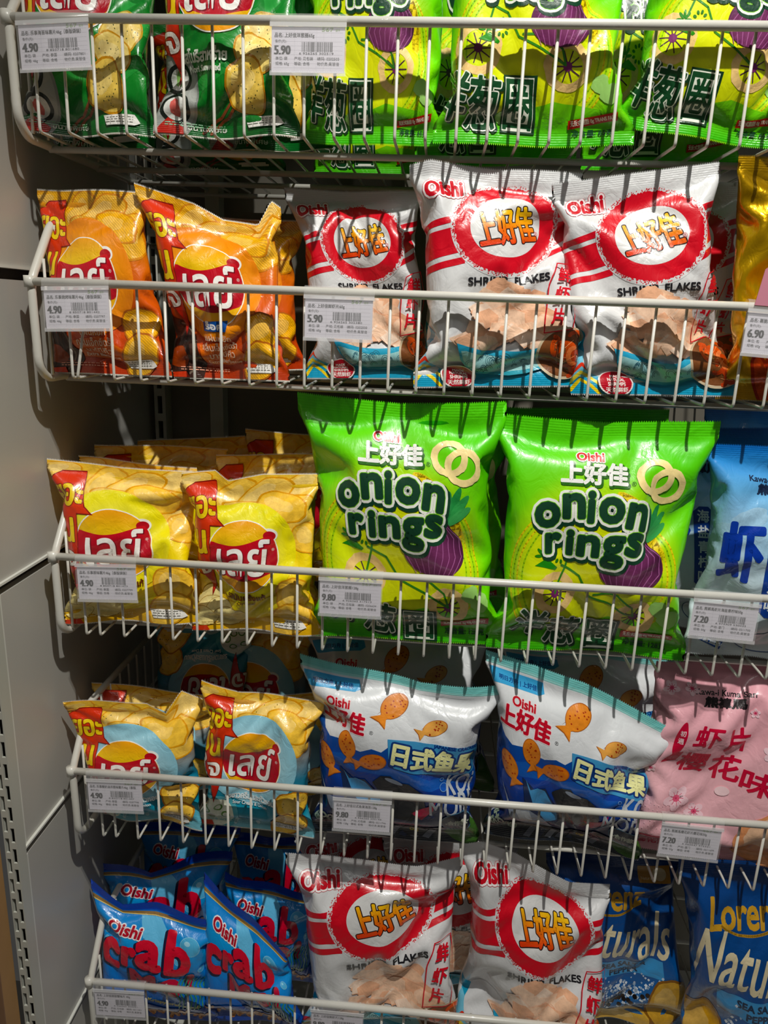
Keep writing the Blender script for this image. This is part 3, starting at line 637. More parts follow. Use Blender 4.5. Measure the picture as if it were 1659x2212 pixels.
        a.chip(.78, .60, .17, .14, 60, '#f1d477', '#caa23a', False, 26, seed=5); a.chip(.72, .49, .15, .12, -30, '#f6dd86', '#d39a34', False, 22, seed=7)
        a.chip(.66, .30, .15, .17, 20, '#f2cf66', '#cc8f2c', False, 34, seed=6)
    else:
        a.chip(.84, .36, .14, .15, 60, chipc, P['ed'], rd, sp, seed=11); a.chip(.78, .14, .19, .13, 50, lighten(chipc, .05), P['ed'], rd, sp*2, seed=12)
    # round logo
    cx, cy = .45, .675 if kind != 'nori' else .88
    a.ell(cx, cy, .268, .280, '#f6f4ee', n=48); a.ell(cx+.20, cy+.16, .06, .05, '#f6f4ee')
    a.ell(cx, cy, .260, .272, vgrad([(cy-.26, '#f6a21c'), (cy-.1, '#f0c418'), (cy+.12, '#efc012'), (cy+.26, '#f3a41e')]), n=48)
    a.ell(cx+.20, cy+.155, .045, .035, '#b8202a')
    R = []
    for k in range(25):
        x = -.256+.512*k/24; R.append((cx+x, min(cy+.128-.045*math.sin((x+.25)*8.5), cy+.27*math.sqrt(max(.0, 1-(x/.2595)**2)))))
    for k in range(25):
        x = .256-.512*k/24; R.append((cx+x, max(cy-.27*math.sqrt(max(0, 1-(x/.2595)**2)), cy-.155-.030*math.cos(x*11))))
    a.poly(R, vgrad([(cy-.22, '#c11b2c'), (cy, '#b3182a'), (cy+.16, '#d2333a')]))
    a.text('เลย์', cx-.005, cy-.01, .375, .275, '#f4f3ee', shear=.10, bold=.0045, shadow=(.006, -.006, .007, '#7d1020'))
    a.flag = True; a.text('®', cx+.225, cy+.05, .022, .022, '#f4e9e0'); a.flag = False
    # red banner
    if kind == 'nori':
        a.poly([(0, 1.1), (.05, 1.0), (.06, .62), (0, .55)], '#c02a22'); a.poly([(.0, .0), (.1, .1), (.22, .03), (.2, 0)], '#b3291f')
    a.poly([(0, 1.16), (.10, 1.235), (.265, 1.245), (.255, 1.08), (.27, .96), (.325, .90), (.215, .905), (.205, .7), (.19, .5), (.14, .30), (.10, .5), (0, .55)], '#8f1d14')
    a.poly([(0, 1.15), (.10, 1.225), (.26, 1.235), (.247, 1.08), (.262, .955), (.305, .908), (.21, .912), (.198, .7), (.183, .5), (.142, .33), (.095, .52), (0, .56)], vgrad([(.3, '#b81c16'), (.9, '#d93c1e'), (1.2, '#dc3a1e')]))
    dk = '#8a2a10'
    a.text('เยอะ', .115, 1.04, .26, .15, '#f1cf2a', bold=.006, outs=((.006, dk),)); a.text('ขึ้น', .075, .83, .20, .26, '#f1cf2a', bold=.006, outs=((.006, dk),))
    a.text('ใจ', .09, .60, .16, .16, '#f3efe6', bold=.0045, outs=((.005, dk),))
    # flavour name
    if kind == 'bbq':
        a.poly([(.34, .425), (.56, .445), (.53, .37), (.35, .365)], '#1d4f9a'); a.text('ร็อค', .44, .405, .13, .05, '#f0f0f0', bold=.003)
        a.text('แผ่นหยัก', .45, .325, .2, .045, P['txt'], bold=.001); a.text('กลิ่นเอ็กซ์ตร้า', .45, .26, .3, .055, P['txt'], bold=.001)
        a.text(P['thai'], .46, .195, .22, .05, P['txt'], bold=.001); a.text(P['eng'], .47, .14, .28, .028, P['txt'], bold=.0008)
    elif kind == 'nori':
        a.text(P['thai'], .35, .49, .36, .075, P['txt'], bold=.003); a.text(P['eng'], .36, .415, .26, .035, P['txt'], bold=.002)
    else:
        w = .30 if kind == 'original' else .44
        a.text(P['thai'], .45, .36, w, .055, P['txt'], bold=.0025); a.text(P['eng'], .45, .30, .13 if kind == 'original' else .30, .028, P['txt'], bold=.001)
    a.flag = True
    a.lines(.28, .06, .4, .03, 2, lighten(P['low'], .5), 2)
    a.poly([(.62, .115), (.86, .115), (.9, .06), (.86, .045), (.66, .045)], '#e8e6e0')
    for x in (.69, .75, .81): a.stroke([(x, .112), (x, .048)], .003, '#50504c', up=False)
    a.lines(.75, .08, .2, .05, 3, '#6a6a62', 4); a.flag = False
    if kind != 'nori': a.poly([(.0, .03), (.12, .04), (.14, 0), (0, 0)], '#c8402a')
    a.teeth = '#efeade'
    return a.cut()

def onion_design(small=False):
    a = Art(1.1, radial(.48, .42, [(0, '#dcf024'), (.30, '#cdec1c'), (.46, '#74de14'), (.62, '#56d60c'), (1.2, '#4ecc0e')]), back=flat('#2cb418'))
    a.ell(.48, .40, .40, .36, radial(.48, .40, [(0, '#e6e832'), (.3, '#dcee24'), (.4, '#b4e41c')]), n=48)
    for r, c in ((.405, '#e9d92c'), (.385, '#8ccf22'), (.365, '#efe03a'), (.34, '#a5d82a')):
        a.arc(.48, .40, r, r*.9, .008, c, a0=-60, a1=70, up=False); a.arc(.48, .40, r, r*.9, .008, c, a0=120, a1=250, up=False)
    a.up(); a.arc(.5, .42, .30, .36, .05, '#f0d62a', a0=5, a1=75)
    a.poly([(0, .16), (.15, .19), (.35, .13), (.6, .2), (.85, .16), (1, .22), (1, 0), (0, 0)], vgrad([(0, '#3cb81a'), (.2, '#7ad81c')]))
    # wheels made of rings, frame and leaves
    for (x, y, rx, ry) in (((.20, .42, .125, .115), (.66, .35, .12, .11)) if small else ((.31, .33, .105, .10), (.72, .205, .10, .095))):
        for k in range(10):
            t = k*.628; a.stroke([(x+.015*math.cos(t), y+.015*math.sin(t)), (x+.07*math.cos(t), y+.065*math.sin(t))], .006, '#4a2440', up=False)
        a.up(); a.ring(x, y, rx, ry, .042, '#fbd692', seed=1); a.ell(x, y, .022, .02, '#7a2a6a')
    g = '#3a8a2a'
    sx, sy = ((-.07, .15) if small else (0, 0))
    for pp in ([(.31, .33), (.35, .45), (.36, .52), (.33, .53)], [(.33, .46), (.42, .42), (.48, .32), (.6, .27), (.72, .205)], [(.5, .33), (.62, .33), (.70, .27), (.72, .205)]): a.stroke([(q[0]+sx, q[1]+sy) for q in pp], .010, g)
    for k in range(5): a.ell(.24+.022*math.cos(k*.75+.1), .50+.028*math.sin(k*.75+.1), .020, .007, '#2f8a1e', math.degrees(k*.75+.1), n=12, up=False)
    a.poly([(.20, .46), (.26, .49), (.31, .45), (.30, .44)], '#2a8f22')
    for k in range(9): a.ell(.32+.03*math.cos(k*.7), .51+.035*math.sin(k*.7), .010, .007, '#2f7a1e', k*40, n=10, up=False)
    a.up()
    for x, y, s_ in ((.83, .27, .045), (.88, .23, .05), (.42, .13, .04), (.35, .12, .045)): a.ell(x, y, s_, s_*.8, '#a7dc7a', noise=.1)
    # plain purple onion with green leaves
    ox, oy = (.62, .53) if small else (.665, .455)
    for t, l, c in ((66, .17, '#2c8f46'), (50, .165, '#3aa052'), (34, .14, '#46a85a'), (82, .14, '#338f4a')):
        tr = math.radians(t); a.ell(ox+.05+l*.55*math.cos(tr), oy+.12+l*.55*math.sin(tr), l*.5, .020, c, t, n=24)
    O = []
    for k in range(48):
        t = 2*math.pi*k/48; rr = 1+.20*math.exp(-((t-1.3)/.22)**2); O.append((ox+.155*rr*math.cos(t), oy+.122*rr*math.sin(t)*(1.0 if math.sin(t) > 0 else .85)))
    a.poly(O, radial(ox-.02, oy-.02, [(0, '#7c3a66'), (.10, '#6a2c58'), (.17, '#4c1c40')]))
    for k in range(-4, 5):
        a.stroke([(ox+.03+.006*k, oy+.125), (ox+.028*k+.02, oy+.06), (ox+.035*k, oy-.02), (ox+.022*k-.01, oy-.095)], .0035, '#a8639a', up=False)
    a.up()
    # lettering
    a.text('Oishi', .435, .937, .12, .044, '#d8232c', bold=.0018, outs=((.005, '#f6f2ea'),))
    a.text('上好佳', .455, .862, .30, .092, '#f4f4f0', bold=.0045, shadow=(.006, -.008, .009, '#2d6a1a')); a.text('®', .635, .825, .02, .02, '#1f5a18')
    for x, y in ((.735, .855), (.80, .82)): a.ring(x, y, .088, .078, .032, '#ffe8a4', seed=4)
    dk = '#16402a'
    LX = lambda x: .45+(x-.45)*.98
    LY = lambda y: (.80 if small else .715)+(y-.74)*(.75 if small else .92)
    for pas in range(2):
        for st, x, y, w, h, ro in (('o', .245, .70, .115, .12, 0), ('n', .365, .745, .10, .115, 4), ('i', .445, .745, .022, .15, 0), ('o', .54, .735, .115, .12, -5), ('n', .665, .71, .10, .12, -8),
                                   ('r', .280, .568, .07, .095, 3), ('i', .360, .575, .022, .125, 0), ('n', .447, .568, .10, .10, 0), ('g', .562, .543, .105, .165, 0), ('s', .665, .585, .085, .11, -5)):
            x, y, w, h = LX(x), LY(y), w*.88, h*.80
            if pas == 0:
                co, tri, be = glyphs(st); a.layer = 30
                a.text(st, x+.006, y-.010, w, h, dk, rot=ro, bold=.029, n=8); a.layer = 33; a.text(st, x, y, w, h, '#f2f4ea', rot=ro, bold=.023, n=8)
                a.layer = 36; a.text(st, x, y, w, h, '#7cc832', rot=ro, bold=.0115, n=8)
            else:
                a.layer = 39; a.text(st, x, y, w, h, dk, rot=ro, bold=.0085, n=8)
    a.layer = 43
    for st, x, y, w, h, ro in (('洋', .07, .22, .16, .22, -12), ('葱', .235, .18, .15, .24, -4), ('圈', .42, .18, .125, .20, 0)) if small else (('洋', .20, .17, .15, .17, -12), ('葱', .37, .12, .15, .17, -6), ('圈', .57, .095, .125, .14, 0)):
        a.layer = 43
        if st == '圈':
            a.poly([(x-w*.68, y-h*.66), (x+w*.72, y-h*.66), (x+w*.72, y+h*.66), (x-w*.68, y+h*.66)], '#123a20'); a.layer = 44
            a.poly([(x-w*.61, y-h*.61), (x+w*.60, y-h*.61), (x+w*.60, y+h*.61), (x-w*.61, y+h*.61)], '#eef2e4'); a.layer = 45
            a.text(st, x-.001, y, w*1.1, h*1.12, '#164a28', bold=.004)
        else: a.text(st, x, y, w, h, '#164a28', rot=ro, bold=.0045, outs=((.006, '#eef2e4'),), shadow=(.009, -.008, .012, '#123a20'))
    a.layer = 50
    a.poly([(.68, .075), (.92, .115), (.92, .155), (.68, .115)], '#b8281e'); a.text('无反式脂肪 0g TRANS FAT', .80, .115, .215, .028, '#f2e6d8', rot=8.5, bold=.0008)
    a.flag = True; a.text('净含量: %s克' % ('65' if small else '128'), .80, .055, .20, .03, '#164a28', bold=.001); a.flag = False
    return a.cut()

def shrimp_design():
    a = Art(1.3, flat('#d3d4d5'), back=vgrad([(0, '#d8d4d0'), (.7, '#e4e4e4'), (1.3, '#dcdcdc')]))
    red = '#cf1426'
    a.poly([(0, 0), (1, 0), (1, .16), (.6, .10), (.35, .12), (.12, .30), (0, .42)], '#2f9ec4'); a.poly([(.0, .30), (.10, .24), (.2, .1), (0, .1)], '#7cc6e0')
    for k in range(3): a.stroke([(0, .02+.05*k), (.06, .09+.05*k), (.12, .05+.05*k), (.17, .0+.06*k)], .02, ('#f0d23a', '#f2dc50', '#e84a3a')[k])
    a.ell(.20, .27, .15, .17, '#d9dbdd', 20)
    # red bands behind the oval
    for y0, y1 in ((.965, 1.0), (.80, .94), (.735, .772)):
        a.poly([(0, y0-.06), (.30, y0+.0), (.30, y1+.0), (0, y1-.06)], red, up=False); a.poly([(.74, y0+.02), (1, y0+.12), (1, y1+.12), (.74, y1+.02)], red, up=False)
    a.up()
    cx, cy, t = .555, .945, math.radians(10); rg = random.Random(8)
    def oval(rx, ry, n, j):
        P = []
        for k in range(n):
            q = 2*math.pi*k/n; f = 1+rg.uniform(-j, j)*(1 if k % 2 else .5); x, y = rx*f*math.cos(q), ry*f*math.sin(q)
            P.append((cx+x*math.cos(t)-y*math.sin(t), cy+x*math.sin(t)+y*math.cos(t)))
        return P
    a.poly(oval(.335, .285, 60, 0), '#d3d4d5'); a.poly(oval(.31, .258, 200, .025), red)
    for k in range(420):
        q = rg.uniform(0, 6.283); f = rg.uniform(.99, 1.07); x, y = .31*f*math.cos(q), .258*f*math.sin(q); x, y = cx+x*math.cos(t)-y*math.sin(t), cy+x*math.sin(t)+y*math.cos(t)
        s_ = .004; a.poly([(x-s_, y-s_), (x+s_, y-s_*.5), (x, y+s_*1.4)], red, up=False)
    a.up(); a.poly(oval(.222, .172, 60, 0), '#d8d8d7')
    a.text('上好佳', cx-.005, cy, .355, .19, vgrad([(cy-.10, '#e2401e'), (cy-.02, '#ee7424'), (cy+.09, '#f6c42c')]), rot=10, bold=.0055, shear=-.08, outs=((.0065, '#2a1412'),)); a.text('®', cx+.192, cy-.02, .026, .026, red)
    a.text('Oishi', .19, 1.155, .22, .095, '#c3222e', rot=8, shear=.1, bold=.0055, outs=((.0125, '#c84a52'), (.010, '#f4eeee'))); a.text('®', .31, 1.13, .024, .024, '#383838')
    st = 'SHRIMP  FLAKES'; a.text(st, .57, .645, .50, .042, '#1d1d22', rot=2, bold=.0020)
    # heap of flakes
    rg = random.Random(21); cols = ['#f6d3b8', '#f3c8a8', '#f9dfca', '#efb996', '#f5cfb2']
    hp = []
    for row in range(9):
        y = .60-row*.038; wd = .10+.028*row if row < 7 else .30
        for k in range(3+row//2):
            x = .56+rg.uniform(-wd, wd); hp.append((x, y+rg.uniform(-.02, .02)))
    for k, (x, y) in enumerate(hp):
        n = rg.choice([4, 5, 6]); t0 = rg.uniform(0, 6); P = [(x+.082*rg.uniform(.7, 1.15)*math.cos(t0+i*6.283/n), y+.060*rg.uniform(.7, 1.1)*math.sin(t0+i*6.283/n)) for i in range(n)]
        c = rg.choice(cols); a.poly([(px+.003, py-.006) for px, py in P], '#e6b090', .4); a.poly(P, c, .4)
    a.up()
    # bowl with wave pattern
    B = [(.24, .30)]+[(.24+.68*k/20, .30-.07*math.sin(math.pi*k/20)) for k in range(1, 20)]+[(.92, .30)]+[(.58+.34*math.cos(q)*.95, .26+.20*math.sin(q)) for q in [-.1*math.pi*k/1 for k in range(1, 10)]]
    a.poly(B, vgrad([(.05, '#3fa3b4'), (.3, '#39a6d0')]))
    B2 = [(.27, .255)]+[(.27+.62*k/20, .265-.07*math.sin(math.pi*k/20)) for k in range(1, 20)]+[(.89, .255)]+[(.58+.30*math.cos(q), .235+.15*math.sin(q)) for q in [-.1*math.pi*k for k in range(1, 10)]]
    a.poly(B2, '#9ed0d2')
    for k in range(26):
        x, y = .58+rg.uniform(-.27, .27), .16+rg.uniform(-.06, .04); r0 = rg.uniform(.015, .03)
        for q in (1, .6): a.arc(x, y, r0*q, r0*q, .003, '#2d5f70', a0=0, a1=220, n=9, up=False)
    a.up()
    # dish of shrimps
    a.ell(.90, .20, .17, .16, '#c9b79a', 30); a.ell(.90, .20, .155, .145, '#7a4a2a', 30, tex=.4)
    for k in range(12):
        x, y, t0 = .9+rg.uniform(-.10, .09), .2+rg.uniform(-.1, .1), rg.uniform(0, 360); a.arc(x, y, .045, .03, .024, rg.choice(['#d2552c', '#b8401e', '#e07a4a']), t0, 0, 170, n=8, tex=.4)
        a.stroke([(x, y), (x+.06*math.cos(k), y+.06*math.sin(k))], .003, '#f0a070', up=False)
    # badge
    a.ell(.27, .07, .11, .085, '#e6dcd8'); a.ell(.27, .07, .10, .078, '#b5182a'); a.text('MADE', .27, .105, .07, .018, '#f0e0dc', bold=.001); a.text('NATURAL', .27, .08, .11, .018, '#f0e0dc', bold=.001); a.text('SHRIMPS', .27, .055, .11, .018, '#f0e0dc', bold=.001)
    a.text('天然鲜虾', .27, .025, .14, .03, '#f0e0dc', bold=.001)
    # boxed name
    a.stroke([(.82, .60), (.86, .72), (.97, .75), (.97, .60), (.94, .35), (.78, .33)], .006, red); a.stroke([(.82, .60), (.78, .33)], .006, red)
    for k, c in enumerate('鲜虾片'): a.text(c, .905-.02*k, .66-.12*k, .075, .09, red, rot=-4, shear=.1, bold=.0025)
    return a.cut()

def fish_cracker(a, x, y, s, rot, c='#e08a3c', seed=0):
    t = math.radians(rot); P = []
    for k in range(26):
        q = .5+(5.283)*k/25; P.append((s*.12+s*.42*math.cos(q-math.pi+.0) if False else s*(.12+.40*math.cos(q)), s*.26*math.sin(q)))
    body = [(s*(.10+.42*math.cos(q)), s*.27*math.sin(q)) for q in [(-2.75+5.5*k/24) for k in range(25)]]
    tail = [(-s*.33, s*.08), (-s*.55, s*.24), (-s*.50, 0), (-s*.55, -s*.22), (-s*.33, -s*.08)]
    P = body+tail
    for f, col in ((1.06, '#b0602a'), (1.0, c)):
        a.poly([(x+f*(px*math.cos(t)-py*math.sin(t)), y+f*(px*math.sin(t)+py*math.cos(t))) for px, py in P], col, .4)
    rg = random.Random(seed)
    for k in range(12):
        px, py = s*rg.uniform(-.2, .4), s*rg.uniform(-.17, .17); a.ell(x+px*math.cos(t)-py*math.sin(t), y+px*math.sin(t)+py*math.cos(t), .005, .005, '#a83a1c', n=6, up=False)
    a.up()

def fish_design():
    a = Art(1.1, lambda x, y: np.where((y > 1.045)[..., None], np.array(lin('#7fcfcb')), np.array(lin('#dadde0'))), back=vgrad([(0, '#16336e'), (.6, '#1d4a94'), (.62, '#dfe3e6'), (1.04, '#e4e8ea'), (1.045, '#7fcfcb'), (1.1, '#7fcfcb')]))
    a.poly([(0, 1.06), (1, 1.06), (1, 1.045), (0, 1.045)], '#9adbd6')
    W = [(0, .70), (.03, .74), (.07, .74), (.10, .69), (.14, .66), (.2, .67), (.26, .64), (.32, .63), (.38, .66), (.43, .65), (.47, .69), (.52, .67), (.60, .71), (.7, .70), (.8, .73), (.9, .70), (1, .72)]
    a.poly(W+[(1, 0), (0, 0)], vgrad([(0, '#101c3c'), (.25, '#16295c'), (.5, '#1d44a0'), (.75, '#24549c')]))
    a.poly([(.0, .60), (.1, .56), (.25, .60), (.4, .54), (.55, .58), (.7, .5), (1, .55), (1, .48), (.7, .44), (.45, .5), (.2, .5), (0, .54)], '#2a5cb0')
    a.poly([(.02, 1.03), (.30, 1.03), (.31, .975), (.28, .955), (.03, .95)], '#4aa6d8'); a.text('明日方舟 | 上好佳', .17, .985, .2, .032, '#1a4a8a', bold=.001)
    a.text('Oishi', .20, .885, .12, .048, '#c42430', rot=-4, bold=.002, outs=((.003, '#f0d8d8'),)); a.text('上好佳', .205, .795, .27, .11, '#c42434', rot=-6, bold=.0045, outs=((.004, '#f0dcdc'),)); a.text('®', .375, .75, .02, .02, '#444444')
    fish_cracker(a, .47, .90, .20, 55, '#e58e3e', 1); fish_cracker(a, .68, .82, .15, 30, '#dfa254', 2); fish_cracker(a, .25, .635, .17, 100, '#d9823a', 3)
    fish_cracker(a, .37, .575, .17, 20, '#d67a34', 4); fish_cracker(a, .13, .53, .17, 115, '#d28038', 5)
    a.poly([(.46, .73), (.60, .74), (.98, .72), (1, .56), (.9, .52), (.5, .57), (.47, .62)], '#4a94c4'); a.text('JAPANESE CRACKERS', .82, .715, .25, .026, '#1c3f86', rot=-2, bold=.002)
    a.text('日式鱼果', .71, .635, .44, .125, '#e8e8a8', rot=-5, bold=.0055, outs=((.011, '#1c3a78'),))
    # swimming shapes and splash
    a.poly([(.20, .50), (.27, .44), (.34, .45), (.42, .34), (.44, .2), (.30, .22), (.22, .34)], '#17284c'); a.poly([(.22, .49), (.25, .43), (.29, .45), (.34, .43), (.42, .33), (.44, .22), (.36, .22), (.27, .34)], '#4f94c6')
    a.poly([(.38, .44), (.43, .50), (.48, .51), (.52, .47), (.58, .48), (.66, .43), (.68, .3), (.6, .2), (.45, .22), (.44, .34)], '#15181f'); a.ell(.50, .475, .05, .015, '#8a93a2', -15)
    a.poly([(.08, .43), (.13, .32), (.25, .30), (.34, .24), (.42, .16), (.26, .16), (.14, .24)], '#8d97a8'); a.poly([(.16, .3), (.25, .29), (.28, .22), (.2, .22)], '#c9ced4')
    a.poly([(.6, .26), (.69, .33), (.73, .38), (.72, .30), (.66, .22)], '#b8284a'); a.ell(.78, .45, .022, .024, '#2c5cb8'); a.arc(.78, .45, .022, .024, .003, '#8ab8e8'); a.arc(.77, .50, .01, .011, .003, '#8ab8e8')
    a.text('KOi', .875, .465, .15, .14, '#b9c0c8', bold=.0022, shear=.08); a.text('MORI', .82, .335, .24, .125, '#b9c0c8', bold=.0022, rot=4)
    a.poly([(0, .12), (.3, .16), (.5, .1), (.8, .17), (1, .12), (1, 0), (0, 0)], '#18202c'); a.ell(.93, .12, .14, .11, '#3f6a2a', tex=.4, noise=.1); a.ell(.86, .22, .09, .07, '#141b2e'); a.arc(.86, .22, .09, .07, .006, '#4a7c9a')
    a.text('-合作款-', .86, .22, .13, .04, '#b8bfae', rot=8, bold=.002); a.text('RHODES', .1, .17, .18, .04, '#8fa08c', rot=-20, bold=.003); a.text('ISLAND', .12, .11, .18, .04, '#8fa08c', rot=-20, bold=.003)
    for k in range(7): a.poly([(.25+.07*k, .03), (.30+.07*k, .10), (.33+.07*k, .08), (.29+.07*k, .02)], ['#6a6f7c', '#22304e', '#8a8f9a'][k % 3])
    a.ell(.62, .07, .07, .04, '#22262e'); a.text('0g', .62, .075, .05, .03, '#c9b83a', bold=.002)
    return a.cut()

def crab_design():
    a = Art(1.1, vgrad([(0, '#0d3f9a'), (.25, '#1766c4'), (.55, '#1d86d8'), (.8, '#2aa0e8'), (1.02, '#1a7fd0'), (1.03, '#123ea8'), (1.1, '#123ea8')]), back=vgrad([(0, '#123f9c'), (1.1, '#0f3c98')]))
    a.poly([(0, 1.0), (.33, 1.0), (.66, 1.0), (1, 1.0), (1, 1.022), (0, 1.022)], '#8a6a3a'); a.poly([(0, .993), (1, .993), (1, 1.0), (0, 1.0)], '#d8c070')
    a.poly([(.4, .99), (.55, .99), (.75, .75), (.6, .6), (.45, .8)], '#6fc2ec')
    for x, y, r0 in ((.80, .84, .075), (.73, .70, .035), (.08, .86, .015), (.06, .80, .018), (.09, .74, .022), (.13, .68, .03), (.05, .55, .06), (.9, .62, .03), (.85, .5, .025)):
        a.ell(x, y, r0, r0, '#5fb8e4'); a.arc(x, y, r0, r0, .004, '#9ad8f2', up=False); a.ell(x-r0*.3, y+r0*.3, r0*.3, r0*.25, '#a8def4')
    a.text('Oishi', .30, .865, .25, .09, '#b81f30', rot=-6, shear=.08, bold=.004, outs=((.009, '#f2eef0'),)); a.text('®', .45, .815, .02, .02, '#14508c')
    red = '#d42036'; dk = '#161b3a'
    for st, x, y, w, h, ro in (('c', .19, .625, .14, .19, -8), ('r', .345, .65, .08, .15, -5), ('a', .50, .70, .17, .20, 0), ('b', .72, .745, .16, .34, 0)):
        a.text(st, x-.016, y-.014, w, h, dk, rot=ro, bold=.022, n=8)
    a.up()
    for st, x, y, w, h, ro in (('c', .19, .625, .14, .19, -8), ('r', .345, .65, .08, .15, -5), ('a', .50, .70, .17, .20, 0), ('b', .72, .745, .16, .34, 0)):
        a.text(st, x, y, w, h, red, rot=ro, bold=.018, n=8)
    for st, x, y, w, h in (('M', .45, .46, .19, .17), ('e', .66, .45, .14, .14), ('!', .82, .49, .03, .18)):
        a.text(st, x-.016, y-.01, w, h, dk, rot=-3, bold=.018, n=8); a.text(st, x, y, w, h, '#b81f3c', rot=-3, bold=.013, n=8)
    a.text('Krispy crab snack', .68, .255, .42, .035, '#c9c070', rot=-2, bold=.002)
    rg = random.Random(5)
    for k in range(8): x = .72+.03*k; a.stroke([(x, .22), (x+.02, .33), (x-.01, .42), (x+.03, .52)], .010, '#3f8a6a', up=False)
    a.up()
    a.poly([(0, .20), (.3, .24), (.6, .2), (1, .24), (1, 0), (0, 0)], '#14429a')
    for k in range(13):
        x, y = .08+.07*k+rg.uniform(-.02, .02), .12+rg.uniform(-.05, .06)
        for q in range(5):
            t = q*1.257+rg.uniform(-.3, .3)+k; a.stroke([(x, y), (x+.05*math.cos(t), y+.05*math.sin(t))], .032, '#b9763a', tex=.4, up=False)
        a.up()
        for q in range(5): t = q*1.257+k; a.stroke([(x, y), (x+.04*math.cos(t), y+.04*math.sin(t))], .018, '#dca468', tex=.4, up=False)
        a.up()
    return a.cut()

def kuma_design(kind):
    pk = kind == 'pink'
    base = vgrad([(0, '#e9b3bb'), (.4, '#efbcc4'), (1.3, '#e8a8b4')]) if pk else vgrad([(0, '#dbe5e7'), (.5, '#cfe3ec'), (.8, '#abd3ee'), (1.05, '#6fb4e6'), (1.22, '#3f90d8'), (1.3, '#2468b8')])
    a = Art(1.3, base)
    ink = '#2a2226' if pk else '#20304e'
    if not pk:
        for k in range(9): a.ell(.15+.1*k, .82+.09*math.sin(k*2.1), .12, .05, '#a9d2ee', 10*k, tex=.4, noise=.12)
    a.text('Kawa-i Kuma San', .42, 1.115, .36, .034, ink, rot=-3, bold=.0012); a.text('熊褲馬', .42, 1.06, .25, .055, ink, rot=-3, bold=.004)
    c1 = '#c9203e' if pk else '#1f4aa8'
    if pk:
        a.ell(.185, .84, .03, .11, c1, -6); a.text('初', .19, .88, .03, .034, '#f0d0d4', bold=.001); a.text('遇', .187, .83, .03, .034, '#f0d0d4', bold=.001); a.poly([(.12, .66), (.17, .75), (.22, .76), (.2, .68)], c1)
        for st, x, y, w, h, ro in (('虾', .34, .86, .15, .13, -4), ('片', .52, .835, .13, .15, 4), ('樱', .30, .68, .16, .14, -4), ('花', .49, .645, .16, .15, 2), ('味', .67, .60, .17, .14, -4)): a.text(st, x, y, w, h, c1, rot=ro, shear=.06, bold=.004)
        for (x, y, s_) in ((.24, .44, .085), (.37, .35, .06), (.72, .79, .055), (.10, 1.15, .05), (.22, 1.14, .045), (.60, 1.0, .03), (.07, .62, .03)):
            for k in range(5): t = 1.2566*k+x*9; a.ell(x+s_*.52*math.cos(t), y+s_*.52*math.sin(t), s_*.46, s_*.34, '#f7d3dc', math.degrees(t), n=16, up=False)
            a.up(); a.ell(x, y, s_*.25, s_*.25, '#e0708c')
            for k in range(9): t = .7*k; a.stroke([(x, y), (x+s_*.5*math.cos(t), y+s_*.5*math.sin(t))], .003, '#d4486c', up=False)
            a.up()
        a.ell(.50, .50, .04, .028, '#f6d8dc', 20)
        for i in range(16):
            for j in range(9):
                if j*1.0 < 9-i*.45: a.ell(.03+.022*i, .40-.035*j-.0*i, .003, .003, '#f8dde0', n=5, up=False)
        a.up()
        a.ell(.82, .22, .24, .22, '#e8a070', 20, tex=.4, noise=.08); a.ell(.78, .30, .16, .10, '#f4cba8', 30, tex=.4, noise=.12); a.ell(.92, .12, .15, .12, '#d98a58', -20, tex=.4, noise=.1)
        a.poly([(.06, .145), (.10, .17), (.36, .16), (.38, .10), (.34, .085), (.10, .095)], '#b32a4a'); a.text('净含量:50g', .22, .128, .25, .04, '#f4e0e4', bold=.0025); a.text('(膨化食品)', .22, .06, .25, .042, '#c2405a', bold=.002)
    else:
        a.text('虾', .22, .70, .22, .34, '#2040a8', bold=.012); a.poly([(.36, .37), (.36, .80), (.40, .83), (.46, .83), (.49, .80), (.49, .37), (.46, .34), (.40, .34)], '#23469c')
        for k, c in enumerate('海盐青柠味'): a.text(c, .425, .775-.09*k, .075, .07, '#e8eef4', bold=.002)
        a.ell(.16, .30, .03, .04, '#e07a8c', noise=.2); a.ell(.45, .12, .16, .09, '#dfe6ea'); a.arc(.45, .12, .16, .09, .006, '#49628a'); a.ell(.85, .16, .2, .2, '#e0a888', tex=.4, noise=.1)
        a.poly([(.03, .11), (.08, .15), (.24, .08), (.22, .03)], '#2050a0'); a.text('净含量:50g', .17, .075, .2, .035, '#dfe8f0', rot=-18, bold=.002)
    return a.cut()

